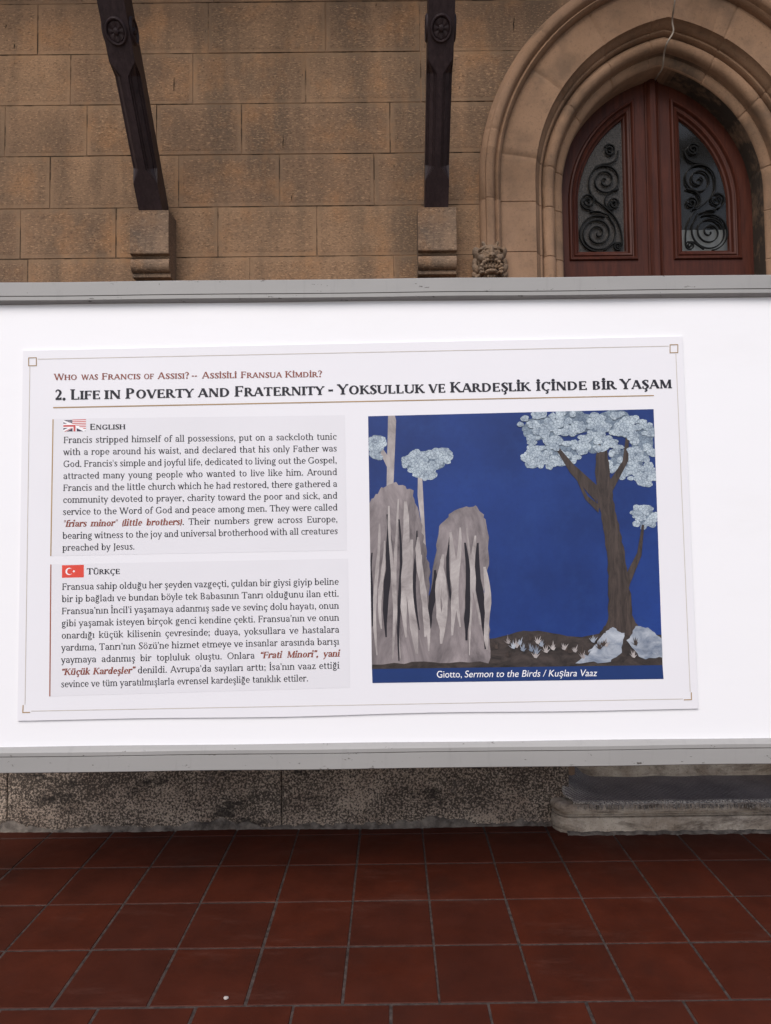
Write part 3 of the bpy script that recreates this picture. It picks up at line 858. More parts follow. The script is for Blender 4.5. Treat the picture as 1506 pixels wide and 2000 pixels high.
cm.build('cement_bedding', M['cement'], step, smooth=60)

# carpet: woven sheet with a lifted, curling left end and a frayed front edge
NX, NY = 170, 34
cx0, cx1, cy0, cy1 = XLS + .012, 2.20, YF + .012, YD - .046
top_, bot_ = [], []
cp = MB(); grid = {}
edge_v = []
for i in range(NX + 1):
    f = i / NX; x = cx0 + (cx1 - cx0) * f ** 1.35
    for j in range(NY + 1):
        v = j / NY
        yb = cy0 + random.uniform(-.004, .004) * (j == 0) + .003 * math.sin(x * 17) * (j == 0)
        y = yb + (cy1 - yb) * v
        dx = x - cx0
        lift = .085 * math.exp(-(dx / .11) ** 2) * math.exp(-((v - .50) / .26) ** 2)
        lift += .095 * math.exp(-((dx - .10) / .075) ** 2) * math.exp(-((v - 1.02) / .26) ** 2)
        lift += .020 * math.exp(-(dx / .18) ** 2) * v
        lift += .0018 * math.sin(x * 23 + v * 5) * math.sin(v * 7 + x * 3) + .0018
        # the free end pulls inwards and is ragged
        xx = x + (.075 * max(0, 1 - v / .55) + .045 * max(0, v - .62) / .38 + .008 * math.sin(v * 26) + random.uniform(-.003, .003)) * math.exp(-dx / .12)
        droop = 0
        if j == 0: droop = -.010 - random.uniform(0, .006)
        if j == 1: droop = -.002
        grid[i, j] = len(cp.v); cp.v.append(Vector((xx, y, HT + .0075 + lift + droop * (1 if dx > .12 else .2))))
        edge_v.append(1.0 if (j <= 1 or dx < .014) else (.6 if (j == 2 or dx < .03) else .12 + .35 * math.exp(-dx / .25)))
base = len(cp.v)
for k in range(base): cp.v.append(cp.v[k] - Vector((0, 0, .006)))
for i in range(NX):
    for j in range(NY):
        a, b, c, d = grid[i, j], grid[i + 1, j], grid[i + 1, j + 1], grid[i, j + 1]
        cp.f += [(a, b, c, d), (a + base, d + base, c + base, b + base)]; cp.m += [0, 0]
for i in range(NX):
    for j in (0, NY): a, b = grid[i, j], grid[i + 1, j]; cp.f.append((a, b, b + base, a + base)); cp.m.append(0)
for j in range(NY):
    for i in (0, NX): a, b = grid[i, j], grid[i, j + 1]; cp.f.append((a, b, b + base, a + base)); cp.m.append(0)
# frayed threads along the front
for _ in range(420):
    x = random.uniform(XLS + .10, 2.1); L = random.uniform(.005, .020); dx = random.uniform(-.006, .006)
    cp.box(x, x + .0016, YF - .006, YF - .0045, HT - .004 - L, HT + .002)
carp = cp.build('carpet_strip', M['carpet'])
ea = carp.data.attributes.new('edge', 'FLOAT', 'POINT')
ev = edge_v + edge_v; ev += [.9] * (len(carp.data.vertices) - len(ev)); ea.data.foreach_set('value', ev)
tag(carp, 'frayed dark grey carpet strip with a curled corner lying on the stone step', 'carpet')

# ================================================================== CABLE ON THE ARCH
def zt_path():
    pts = [(1322, -60, 3.40), (1318, 0, 3.40), (1313, 40, 3.478), (1315, 62, 3.490), (1303, 84, 3.50), (1297, 105, 3.55), (1294, 132, 3.606), (1286, 146, 3.66), (1280, 155, 3.72), (1278, 158, 3.735)]
    return [P(*p) for p in pts]
cps = zt_path(); fine = []
for i in range(len(cps) - 1):
    p0, p1, p2, p3 = cps[max(0, i - 1)], cps[i], cps[i + 1], cps[min(len(cps) - 1, i + 2)]
    for k in range(10):
        t = k / 10; fine.append(.5 * (2 * p1 + (p2 - p0) * t + (2 * p0 - 5 * p1 + 4 * p2 - p3) * t * t + (3 * p1 - p0 - 3 * p2 + p3) * t ** 3))
fine.append(cps[-1])
wire = MB(); rings = []
for i, p in enumerate(fine):
    t = (fine[min(i + 1, len(fine) - 1)] - fine[max(i - 1, 0)]).normalized()
    u = t.cross(Vector((0, 1, .2))).normalized(); v = t.cross(u)
    rings.append([p + (u * math.cos(a) + v * math.sin(a)) * .0042 for a in [2 * math.pi * k / 10 for k in range(10)]])
wire.loft(rings, caps=True)
tag(wire.build('cable', M['cable'], smooth=60), 'thin pale cable hanging over the point of the stone arch', 'cable')

pb = MB(); gp_ = ground_y(441, 1951)
pr = []
for k, (r_, z) in enumerate(((.003, .0005), (.0062, .002), (.006, .005), (.003, .0072))):
    pr.append([(gp_.x + r_ * (1.5 if math.cos(a) > 0 else 1.1) * math.cos(a), gp_.y + r_ * math.sin(a) * (1 + .25 * math.sin(3 * a)), z) for a in [2 * math.pi * q / 10 for q in range(10)]])
pb.loft(pr, caps=True)
tag(pb.build('pebble', M['pebble'], smooth=60), 'tiny pale pebble lying on the red floor tiles', 'pebble')

# ================================================================== INFORMATION BOARD
board = thing('information_board', 'long white display board in a grey metal frame standing before the stone wall', 'display board', (0, YB, 0))
xbl, xbr = -1.95, 1.98
def zb_(px, py): return P(px, py, YB).z
# rail edges, measured at the middle of the picture (they run level)
z_to, z_ts, z_tl, z_ti = zb_(753, 548.5), zb_(753, 575.5), zb_(753, 584), zb_(753, 588.5)
z_bi, z_bl, z_bs, z_bo = zb_(753, 1450), zb_(753, 1456), zb_(753, 1465), zb_(753, 1497)
pn = MB(); pn.box(xbl + .03, xbr - .03, YB, YB + .012, z_bi - .03, z_ti + .02)
panel = pn.build('panel', M['board'], board)
def rail(name, prof_, seams):
    mb = MB()
    L = [(xbl, y, z) for y, z in prof_]; Rr = [(xbr, y, z) for y, z in prof_]
    N = 60
    mb.loft([[(xbl + (xbr - xbl) * k / N, y + .0006 * math.sin(k * .7), z + .0008 * math.sin(k * .45 + y * 90)) for y, z in prof_] for k in range(N + 1)], caps=True)
    o = mb.build(name, M['rail'], board, smooth=25)
    s = MB()
    for z, th, y in seams: s.box(xbl + .001, xbr - .001, y, y + .004, z - th / 2, z + th / 2)
    s.build('seam', M['seam'], o)
    return o
yr0 = YB - .026
rail('frame_rail', [(YB + .03, z_to), (yr0 + .003, z_to), (yr0, z_to - .003), (yr0, z_ts + .001), (yr0 + .003, z_ts), (yr0 + .003, z_ts - .0012), (yr0 + .0008, z_ts - .002), (yr0 + .0008, z_tl + .001), (yr0 + .002, z_tl), (YB - .001, z_ti + .001), (YB + .03, z_ti + .001)],
     [(z_ts - .0005, .0014, yr0 + .0018)])
rail('frame_rail', [(YB + .03, z_bi), (YB - .001, z_bi), (yr0 + .012, z_bi - .004), (yr0 + .002, z_bl - .001), (yr0, z_bl - .003), (yr0, z_bs + .001), (yr0 + .003, z_bs), (yr0 + .003, z_bs - .002), (yr0 - .0006, z_bs - .003), (yr0 - .0006, z_bo + .003), (yr0 + .003, z_bo), (YB + .03, z_bo)],
     [(z_bs - .001, .0022, yr0 + .0018)])
for x in (xbl - .045, xbr):
    lg = MB(); lg.box(x, x + .045, YB - .022, YB + .030, .012, z_to + .02); lg.box(x - .03, x + .075, YB - .22, YB + .22, .0006, .012)
    lg.box(x + .012, x + .033, YB + .03, YB + .05, .012, z_to - .3)
    lg.build('support_leg', M['rail'], board, bevel=.003)

# ================================================================== POSTER
YPo = YB - .0060
O_ = P(45, 685, YPo); U_ = (P(1333, 657, YPo) - O_).normalized(); V_ = Vector((-U_.z, 0, U_.x))
poster = thing('printed_poster', 'wide printed text poster with a blue picture mounted on the white board', 'poster', tuple(P(700, 1395, YPo)))
def uv(px, py): d = P(px, py, YPo) - O_; return (d.dot(U_), d.dot(V_))
def pt(u, v, lift): p = O_ + U_ * u + V_ * v; return Vector((p.x, p.y - lift, p.z))
def quad(mb, pxs, lift, mi=0): mb.poly([pt(*uv(*q), lift) for q in pxs], mi)
sh = MB(); NU = 60
cor = [uv(45, 685), uv(1333, 657), uv(1364, 1384), uv(34, 1408)]
topr = [(cor[0][0] + (cor[1][0] - cor[0][0]) * k / NU, cor[0][1] + (cor[1][1] - cor[0][1]) * k / NU) for k in range(NU + 1)]
botr = [(cor[3][0] + (cor[2][0] - cor[3][0]) * k / NU, cor[3][1] + (cor[2][1] - cor[3][1]) * k / NU + .003 * math.sin(k * .21) * math.sin(math.pi * k / NU)) for k in range(NU + 1)]
front = [pt(u, v, 0) for u, v in topr] + [pt(u, v, 0) for u, v in reversed(botr)]
back = [p + Vector((0, .0050, 0)) for p in front]
sh.poly(front); sh.loft([front, back])
sheet = sh.build('sheet', M['paper'], poster)

# ---------------- a serif face drawn stroke by stroke (1000 units to the em)
def glyph(ch, W, T):
    ps = []
    def q(*p): ps.append(p)
    def V(x, a, b, w_=None):
        w_ = W if w_ is None else w_; q((x - w_/2, a), (x + w_/2, a), (x + w_/2, b), (x - w_/2, b))
    def B(a, b, y, t=None):
        t = T if t is None else t; q((a, y - t/2), (b, y - t/2), (b, y + t/2), (a, y + t/2))
    def D(x0, y0, x1, y1, w_): q((x0 - w_/2, y0), (x0 + w_/2, y0), (x1 + w_/2, y1), (x1 - w_/2, y1))
    def A(cx, cy, rx, ry, a0, a1, w_=None, t=None):
        w_ = W if w_ is None else w_; t = T * 1.1 if t is None else t
        n = max(4, int(abs(a1 - a0) / 20)); pr_ = None
        for k in range(n + 1):
            a = R(a0 + (a1 - a0) * k / n); c, s = math.cos(a), math.sin(a)
            o, i = (cx + rx * c, cy + ry * s), (cx + (rx - w_) * c, cy + (ry - t) * s)
            if pr_: q(pr_[0], o, i, pr_[1])
            pr_ = (o, i)
    def S(pts, n=5):
        L = []
        for i in range(len(pts) - 1):
            p0, p1, p2, p3 = pts[max(0, i-1)], pts[i], pts[i+1], pts[min(len(pts)-1, i+2)]
            for k in range(n):
                t = k / n
                L.append(tuple(.5*(2*p1[j]+(p2[j]-p0[j])*t+(2*p0[j]-5*p1[j]+4*p2[j]-p3[j])*t*t+(3*p1[j]-p0[j]-3*p2[j]+p3[j])*t**3) for j in range(3)))
        L.append(pts[-1]); pr_ = None
        for i, (x, y, w_) in enumerate(L):
            a, b = L[max(0, i-1)], L[min(len(L)-1, i+1)]; dx, dy = b[0]-a[0], b[1]-a[1]; l = math.hypot(dx, dy) or 1
            o = (x - dy/l*w_/2, y + dx/l*w_/2); i_ = (x + dy/l*w_/2, y - dx/l*w_/2)
            if pr_: q(pr_[0], o, i_, pr_[1])
            pr_ = (o, i_)
    def dot(x, y, r): q(*[(x + r*math.cos(R(a)), y + r*math.sin(R(a))) for a in range(0, 360, 36)])
    def f(x, h=None, w_=None, y=0):          # foot serif
        w_ = W if w_ is None else w_; h = w_/2 + 62 if h is None else h; t = T*.85
        q((x - h, y), (x + h, y), (x + h, y + t), (x - h, y + t)); q((x - w_/2 - 26, y + t), (x + w_/2 + 26, y + t), (x + w_/2, y + t + 38), (x - w_/2, y + t + 38))
    def hd(x, y, h=None, w_=None):           # head serif
        w_ = W if w_ is None else w_; h = w_/2 + 62 if h is None else h; t = T*.85
        q((x - h, y - t), (x + h, y - t), (x + h, y), (x - h, y)); q((x - w_/2, y - t - 38), (x + w_/2, y - t - 38), (x + w_/2 + 26, y - t), (x - w_/2 - 26, y - t))
    def fl(x, y): q((x - W/2 - 62, y - 48), (x - W/2 + 4, y - 62), (x - W/2 + 4, y + 6), (x - W/2 - 62, y - 22))
    def bk(x, a, b): q((x - T*.3, a), (x + T*.5, a), (x + T*.5, b), (x - T*.9, b))
    base, mark = ch, None
    for k, v in {'ç': 'c,', 'ş': 's,', 'Ç': 'C,', 'Ş': 'S,', 'ğ': 'g~', 'ü': 'u:', 'ö': 'o:', 'Ü': 'U:', 'İ': 'I.', 'i': 'ı.'}.items():
        if ch == k: base, mark = v[0], v[1]
    x_, C_, As = 500, 700, 740
    adv = 500; c = base; h1 = T*1.25
    if c == 'A': D(75, 0, 335, C_ + 15, h1); D(345, C_ + 15, 610, 0, W*1.12); B(160, 500, 235); f(80, 85, h1); f(605, 92); adv = 690
    elif c == 'B': V(140, 0, C_); A(290, 525, 205, 175, -92, 92); B(60, 300, C_-T/2); B(150, 310, 365); A(300, 186, 235, 186, -92, 92); B(60, 305, T/2); adv = 610
    elif c == 'C': A(375, 350, 330, 365, 42, 312); bk(600, 480, 700); adv = 680
    elif c == 'D': V(140, 0, C_); A(310, 350, 360, 350, -92, 92); B(60, 320, C_-T/2); B(60, 320, T/2); adv = 730
    elif c in 'EF':
        V(140, 0, C_); B(60, 500, C_-T/2); bk(495, 545, C_); B(150, 430, 360); bk(428, 280, 440)
        if c == 'E': B(60, 525, T/2); bk(525, 0, 160); adv = 590
        else: f(140); adv = 555
    elif c == 'G': A(375, 350, 330, 365, 42, 318); bk(610, 500, 700); V(605, 40, 290); hd(605, 310); adv = 750
    elif c == 'H': V(140, 0, C_); V(610, 0, C_); B(150, 600, 365); [(f(x), hd(x, C_)) for x in (140, 610)]; adv = 750
    elif c == 'I': V(140, 0, C_); f(140); hd(140, C_); adv = 280
    elif c == 'J': V(190, 60, C_); hd(190, C_); A(60, 60, 130 + W/2, 240, -80, 0); adv = 320
    elif c == 'K': V(140, 0, C_); f(140); hd(140, C_); D(185, 300, 530, C_, h1*1.1); D(290, 420, 600, 0, W*1.05); hd(530, C_, 90, h1); f(605, 92); adv = 675
    elif c == 'L': V(140, 0, C_); hd(140, C_); B(60, 500, T/2); bk(500, 0, 180); adv = 560
    elif c == 'M': V(125, 0, C_, h1); D(150, C_, 420, 30, W*1.05); D(420, 30, 690, C_, h1); V(710, 0, C_); f(125, 85, h1); f(710); B(40, 170, C_-T*.45, T*.9); B(690, 800, C_-T*.45, T*.9); adv = 845
    elif c == 'N': V(130, 0, C_, h1); D(150, C_, 600, 0, W*1.15); V(605, 0, C_, h1); f(130, 85, h1); hd(605, C_, 85, h1); B(40, 170, C_-T*.45, T*.9); adv = 735
    elif c == 'O': A(385, 350, 345, 365, 0, 360); adv = 770
    elif c in 'PR':
        V(140, 0, C_); f(140); B(60, 300, C_-T/2); A(290, 510, 235, 190, -92, 92); B(150, 300, 320 + T/2); adv = 580
        if c == 'R': D(330, 345, 590, 0, W*1.08); f(600, 85); adv = 655
    elif c == 'S': S([(440, 520, T), (425, 625, T*.9), (275, 690, T*1.1), (120, 545, W*.95), (270, 370, W*1.15), (425, 180, W), (265, 8, T*1.1), (95, 75, T*.9), (75, 200, T)]); bk(440, 510, 700); q((60, 0), (60 + T, 0), (60 + T*1.3, 200), (60, 200)); adv = 510
    elif c == 'T': V(320, 0, C_); f(320); B(40, 600, C_-T/2); bk(592, 530, C_); q((40 - T*.4, 530), (40 + T*.4, 530), (40 + T, C_), (40 - T*.4, C_)); adv = 640
    elif c == 'U': V(145, 190, C_); A(365, 215, 220 + W/2, 230, 180, 360); V(585 + W/2 - h1/2, 200, C_, h1); hd(145, C_); hd(585 + W/2 - h1/2, C_, 85, h1); adv = 730
    elif c == 'V': D(85, C_, 345, -10, W*1.1); D(350, -10, 600, C_, h1); hd(85, C_, 95); hd(600, C_, 85, h1); adv = 680
    elif c == 'W': D(80, C_, 310, -10, W*1.08); D(315, -10, 490, C_, h1); D(490, C_, 715, -10, W*1.08); D(720, -10, 920, C_, h1); hd(80, C_, 90); hd(495, C_, 90); hd(920, C_, 85, h1); adv = 995
    elif c == 'Y': D(75, C_, 325, 320, W*1.1); D(330, 320, 570, C_, h1); V(325, 0, 335); f(325); hd(75, C_, 92); hd(570, C_, 85, h1); adv = 640
    elif c == '2': S([(85, 520, T), (110, 620, T*1.1), (235, 668, T*1.4), (375, 520, W), (290, 300, W*.7), (70, 40, T*1.2)]); B(65, 410, W*.42, W*.84); bk(415, 0, 170); adv = 480
    elif c == 'a': A(235, 330, 140 + W/2, 175, 0, 150); V(375 - W/2 + W/2 - 0, 60, 330); dot(115, 410, W*.55); A(215, 140, 170, 150, 60, 330, W); q((350, 60), (375 + W/2, 60), (450, 10), (470, 40), (430, 5), (380, 0)); f(400, 50); adv = 500
    elif c == 'b': V(115, 10, As); fl(115, As); A(285, 248, 215, 258, 0, 360); adv = 545
    elif c == 'c': A(270, 248, 225, 258, 48, 318); dot(400, 395, W*.58); adv = 470
    elif c == 'd': V(425, 20, As); fl(425, As); A(260, 248, 215, 258, 0, 360); f(455, 50); adv = 550
    elif c == 'e': A(265, 248, 225, 258, -2, 318); B(55, 470, 262, T*.9); adv = 500
    elif c == 'f': V(150, 0, 570); f(150); A(285, 560, 135 + W/2, 190, 55, 180); dot(350, 690, W*.5); B(45, 310, x_-T/2 - 10, T*.9); adv = 335
    elif c == 'g': A(235, 330, 180, 182, 0, 360); A(245, -105, 215, 122, 0, 360, W*.75); S([(120, 190, T), (85, 110, W*.6), (160, 45, W*.7), (330, 20, W*.8)]); S([(340, 450, T*1.2), (400, 510, T*1.1), (470, 500, W*.6)]); adv = 510
    elif c == 'h': V(115, 0, As); fl(115, As); f(115); A(280, 320, 150 + W/2, 190, -5, 150); V(430, 0, 330); f(430); adv = 560
    elif c == 'ı': V(125, 0, x_); fl(125, x_); f(125); adv = 275
    elif c == 'j': V(130, -80, x_); fl(130, x_); A(20, -80, 110 + W/2, 150, -75, 0); dot(130, 660, W*.62); adv = 270
    elif c == 'k': V(115, 0, As); fl(115, As); f(115); D(150, 210, 400, x_, h1); D(230, 300, 440, 0, W); hd(400, x_, 75, h1); f(450, 75); adv = 530
    elif c == 'l': V(125, 0, As); fl(125, As); f(125); adv = 272
    elif c == 'm':
        V(115, 0, x_); fl(115, x_); f(115)
        for x in (270, 575): A(x, 320, 150 + W/2, 190, -5, 150); V(x + 150, 0, 330); f(x + 150)
        adv = 850
    elif c == 'n': V(115, 0, x_); fl(115, x_); f(115); A(275, 320, 150 + W/2, 190, -5, 150); V(425, 0, 330); f(425); adv = 555
    elif c == 'o': A(270, 248, 230, 258, 0, 360); adv = 540
    elif c == 'p': V(115, -215, x_); fl(115, x_); f(115, y=-225); A(290, 248, 215, 258, 0, 360); adv = 550
    elif c == 'r': V(115, 0, x_); fl(115, x_); f(115); A(275, 310, 150, 195, 55, 160); dot(345, 440, W*.62); adv = 405
    elif c == 's': S([(330, 370, T), (320, 440, T*.9), (210, 488, T), (95, 385, W*.85), (210, 265, W), (330, 130, W*.85), (200, 12, T), (75, 55, T*.9), (58, 140, T)]); bk(335, 360, 490); adv = 410
    elif c == 't': V(150, 90, 630); B(45, 320, x_-T/2 - 10, T*.9); A(250, 110, 100 + W/2, 122, 180, 310); adv = 345
    elif c == 'u': V(125, 150, x_); fl(125, x_); A(275, 165, 150 + W/2, 178, 180, 345); V(425, 20, x_); fl(425, x_); f(455, 50); adv = 560
    elif c == 'v': D(65, x_, 245, -8, W*1.05); D(250, -8, 415, x_, h1); hd(65, x_, 80); hd(415, x_, 72, h1); adv = 480
    elif c == 'w': D(65, x_, 220, -8, W*1.02); D(225, -8, 350, x_, h1); D(350, x_, 500, -8, W*1.02); D(505, -8, 640, x_, h1); hd(65, x_, 80); hd(350, x_, 70); hd(640, x_, 72, h1); adv = 710
    elif c == 'y': D(65, x_, 245, 0, W*1.05); D(180, -170, 415, x_, h1); hd(65, x_, 80); hd(415, x_, 72, h1); S([(185, -160, T), (140, -215, T*1.2), (70, -190, W*.7)]); adv = 480
    elif c == 'z': B(50, 400, x_-T*.6, T*1.2); D(95, 10, 355, x_-20, W*1.1); B(50, 410, T*.6, T*1.2); bk(412, 0, 130); adv = 455
    elif c == '.': dot(110, 48, W*.66); adv = 225
    elif c == ',': dot(110, 48, W*.66); S([(135, 45, W*.7), (140, -30, W*.5), (85, -120, T*.7)]); adv = 230
    elif c == ';': dot(115, 48, W*.66); S([(140, 45, W*.7), (145, -30, W*.5), (90, -120, T*.7)]); dot(115, 400, W*.66); adv = 240
    elif c == '?': S([(70, 560, T), (90, 660, T*1.1), (210, 690, T*1.4), (330, 545, W), (230, 380, W*.7), (200, 230, T*1.2)]); dot(200, 55, W*.66); adv = 410
    elif c == '-': B(40, 270, 265, T*1.7); adv = 310
    elif c == '–': B(40, 420, 290, T*2.0); adv = 460
    elif c == '"': q((60, 480), (95, 480), (115, 720), (45, 720)); q((190, 480), (225, 480), (245, 720), (175, 720)); adv = 290
    elif c == "'": q((70, 480), (105, 480), (122, 720), (55, 720)); adv = 180
    elif c == '’': dot(95, 660, W*.6); S([(115, 655, W*.7), (120, 590, W*.5), (75, 510, T*.7)]); adv = 190
    elif c == '“':
        for x in (75, 225): dot(x + 15, 560, W*.6); S([(x, 565, W*.7), (x - 5, 630, W*.5), (x + 40, 710, T*.7)])
        adv = 320
    elif c == '”':
        for x in (95, 245): dot(x, 660, W*.6); S([(x + 20, 655, W*.7), (x + 25, 590, W*.5), (x - 20, 510, T*.7)])
        adv = 320
    elif c == '(': A(300, 280, 220, 470, 125, 235, W*.9); adv = 280
    elif c == ')': A(-20, 280, 220, 470, -55, 55, W*.9); adv = 280
    elif c == ' ': adv = 250
    else: print('NO GLYPH', ch)
    capm = base.isupper(); yt = C_ if capm else x_; xm = (adv/2) if base not in 'I' else 140
    if mark == '.': dot(130 if not capm else 140, yt + (130 if capm else 165), W*.64)
    if mark == ':': dot(xm - 105, yt + 130, W*.56); dot(xm + 95, yt + 130, W*.56)
    if mark == '~': S([(120, 690, T*1.2), (165, 600, T*1.6), (245, 575, T*1.8), (325, 600, T*1.6), (370, 690, T*1.2)])
    if mark == ',':
        xm = {'c': 275, 's': 205, 'C': 385, 'S': 265}[base]; S([(xm, 10, T*1.1), (xm + 10, -55, T*1.2), (xm + 65, -95, W*.8), (xm + 30, -190, T*1.4), (xm - 75, -200, T*1.1)])
    return ps, adv
CACHE = {}
def G(ch, W, T):
    k = (ch, W, T)
    if k not in CACHE: CACHE[k] = glyph(ch, W, T)
    return CACHE[k]
def width(s, W, T, trk=0): return sum(G(c, W, T)[1] + trk for c in s)
lay = [0]
def put(mb, s, u, v, em, sx, W, T, slope, lift, shear=0, trk=0):
    """set the string s with its baseline starting at (u, v); slope = dv/du; em in metres"""
    k = em / 1000; x = 0
    for ch in s:
        ps, adv = G(ch, W, T)
        for p in ps:
            lay[0] = (lay[0] + 1) % 12; pts = []
            for a, b in p:
                uu = u + (x + a + shear * b) * k * sx; pts.append(pt(uu, v + (uu - u) * slope + b * k, lift + lay[0] * .00002))
            mb.poly(pts)
        x += adv + trk
    return u + x * k * sx
LIFT = .0009
def setword(mb, s, x0, x1, yb0, yb1, cap_px, W, T, small=.82, trk=12):
    """caps with a larger first letter, fitted between two measured baseline points"""
    u0, v0 = uv(x0, yb0); u1, v1 = uv(x1, yb1); em = cap_px * 1.888e-3 / .7
    first = next((i for i, c in enumerate(s) if c.isalpha()), 0)
    sizes = [(1 if c.isupper() or not c.isalpha() else small) for c in s]
    up = lambda c: {'i': 'İ', 'ı': 'I'}.get(c, c.upper())
    ws = [(G(up(c), W, T)[1] + trk) * z for c, z in zip(s, sizes)]
    sx = (u1 - u0) / (sum(ws) * em / 1000); sl = (v1 - v0) / (u1 - u0); u = u0
    for c, z, wd in zip(s, sizes, ws):
        Wz, Tz = round(W / (z ** .6)), round(T / (z ** .6))
        put(mb, up(c), u, v0 + (u - u0) * sl, em * z, sx, Wz, Tz, sl, LIFT); u += wd * em / 1000 * sx
hdm = MB()
for s, a, b in (('Who', 105.5, 151), ('was', 159, 192), ('Francıs', 198.5, 275), ('of', 281, 301), ('Assısı?', 308, 370), ('--', 374, 386),
                ('Assisili', 394.5, 463), ('Fransua', 470, 551), ('Kimdir?', 556.5, 630)):
    yb = lambda x: 742.4 + (x - 105.5) / (630 - 105.5) * (736.4 - 742.4)
    setword(hdm, s, a, b, yb(a), yb(b), 12.6, 128, 62)
hdm.build('heading', M['inkred'], poster)
for s, a, b in (('2.', 107, 129), ('Lıfe', 137.5, 197), ('ın', 204, 237), ('Poverty', 245, 379), ('and', 386.5, 450), ('Fraternıty', 458, 634), ('–', 640.5, 652),
                ('Yoksulluk', 659, 829.5), ('ve', 837.5, 871), ('Kardeşlik', 879, 1036.5), ('içinde', 1047.5, 1147.5), ('bir', 1156.5, 1204), ('Yaşam', 1211, 1312.5)):
    yb = lambda x: 781.3 + (x - 107) / (1311.7 - 107) * (758.3 - 781.3)
    tm = MB(); setword(tm, s, a, b, yb(a), yb(b), 20.5, 160, 66, .84)
    tm.build('title_word', M['ink'], poster)
lm = MB(); setword(lm, 'Englısh', 175.5, 245.5, 839.6, 838.4, 11.8, 138, 62); lm.build('language_heading', M['ink'], poster)
lm = MB(); setword(lm, 'Türkçe', 169.5, 235, 1122, 1120.9, 12, 138, 62); lm.build('language_heading', M['ink'], poster)

EN = ["Francis stripped himself of all possessions, put on a sackcloth tunic", "with a rope around his waist, and declared that his only Father was",
"God. Francis's simple and joyful life, dedicated to living out the Gospel,", "attracted many young people who wanted to live like him. Around",
"Francis and the little church which he had restored, there gathered a", "community devoted to prayer, charity toward the poor and sick, and",
"service to the Word of God and peace among men. They were called", '{"friars minor" (little brothers)}. Their numbers grew across Europe,',
"bearing witness to the joy and universal brotherhood with all creatures", "preached by Jesus."]
TR = ["Fransua sahip olduğu her şeyden vazgeçti, çuldan bir giysi giyip beline", "bir ip bağladı ve bundan böyle tek Babasının Tanrı olduğunu ilan etti.",
"Fransua’nın İncil’i yaşamaya adanmış sade ve sevinç dolu hayatı, onun", "gibi yaşamak isteyen birçok genci kendine çekti. Fransua’nın ve onun",
"onardığı küçük kilisenin çevresinde; duaya, yoksullara ve hastalara", "yardıma, Tanrı’nın Sözü’ne hizmet etmeye ve insanlar arasında barışı",
"yaymaya adanmış bir topluluk oluştu. Onlara {“Frati Minori”, yani}", "{“Küçük Kardeşler”} denildi. Avrupa’da sayıları arttı; İsa’nın vaaz ettiği",
"sevince ve tüm yaratılmışlarla evrensel kardeşliğe tanıklık ettiler."]
def paragraph(lines, tl, tr, bl, br, last_end, em_px):
    body = MB(); n = len(lines); em = em_px * 1.888e-3
    for i, ln in enumerate(lines):
        f_ = i / (n - 1)
        a = (tl[0] + (bl[0] - tl[0]) * f_, tl[1] + (bl[1] - tl[1]) * f_); b = (tr[0] + (br[0] - tr[0]) * f_, tr[1] + (br[1] - tr[1]) * f_)
        if i == n - 1: t = (last_end - a[0]) / (b[0] - a[0]); b = (last_end, a[1] + (b[1] - a[1]) * t)
        u0, v0 = uv(*a); u1, v1 = uv(*b); sl = (v1 - v0) / (u1 - u0)
        words = []; on = False; emp = MB()
        for wd in ln.split(' '):
            segs = []; cur = ''
            for c in wd:
                if c in '{}':
                    if cur: segs.append((cur, on)); cur = ''
                    on = c == '{'
                else: cur += c
            if cur: segs.append((cur, on))
            words.append(segs)
        wt = lambda e: (155, 68) if e else (106, 58)
        tot = sum(width(s, *wt(e), 0 if not e else -6) for wd in words for s, e in wd) * em / 1000
        gaps = len(words) - 1; free = (u1 - u0) - tot; sx = 1.0
        if free / gaps < .22 * em: sx = ((u1 - u0) - gaps * .22 * em) / tot; free = gaps * .22 * em
        if i == n - 1: sx = ((u1 - u0) - gaps * .26 * em) / tot; free = gaps * .26 * em
        elif free / gaps > .62 * em: sx = ((u1 - u0) - gaps * .62 * em) / tot; free = gaps * .62 * em
        u = u0
        for wd in words:
            for s, e in wd: u = put(emp if e else body, s, u, v0 + (u - u0) * sl, em, sx, *wt(e), sl, LIFT, .19 if e else 0, -6 if e else 0)
            u += free / gaps
        if emp.f: emp.build('emphasised_words', M['inkred'], poster)
    body.build('paragraph', M['inkbody'], poster)
paragraph(EN, (124, 865.6), (658, 858.6), (122, 1075.8), (660.5, 1066), 263.6, 17.9)
paragraph(TR, (121, 1152.2), (662, 1141.8), (119.2, 1342.4), (664, 1329), 602.5, 17.9)

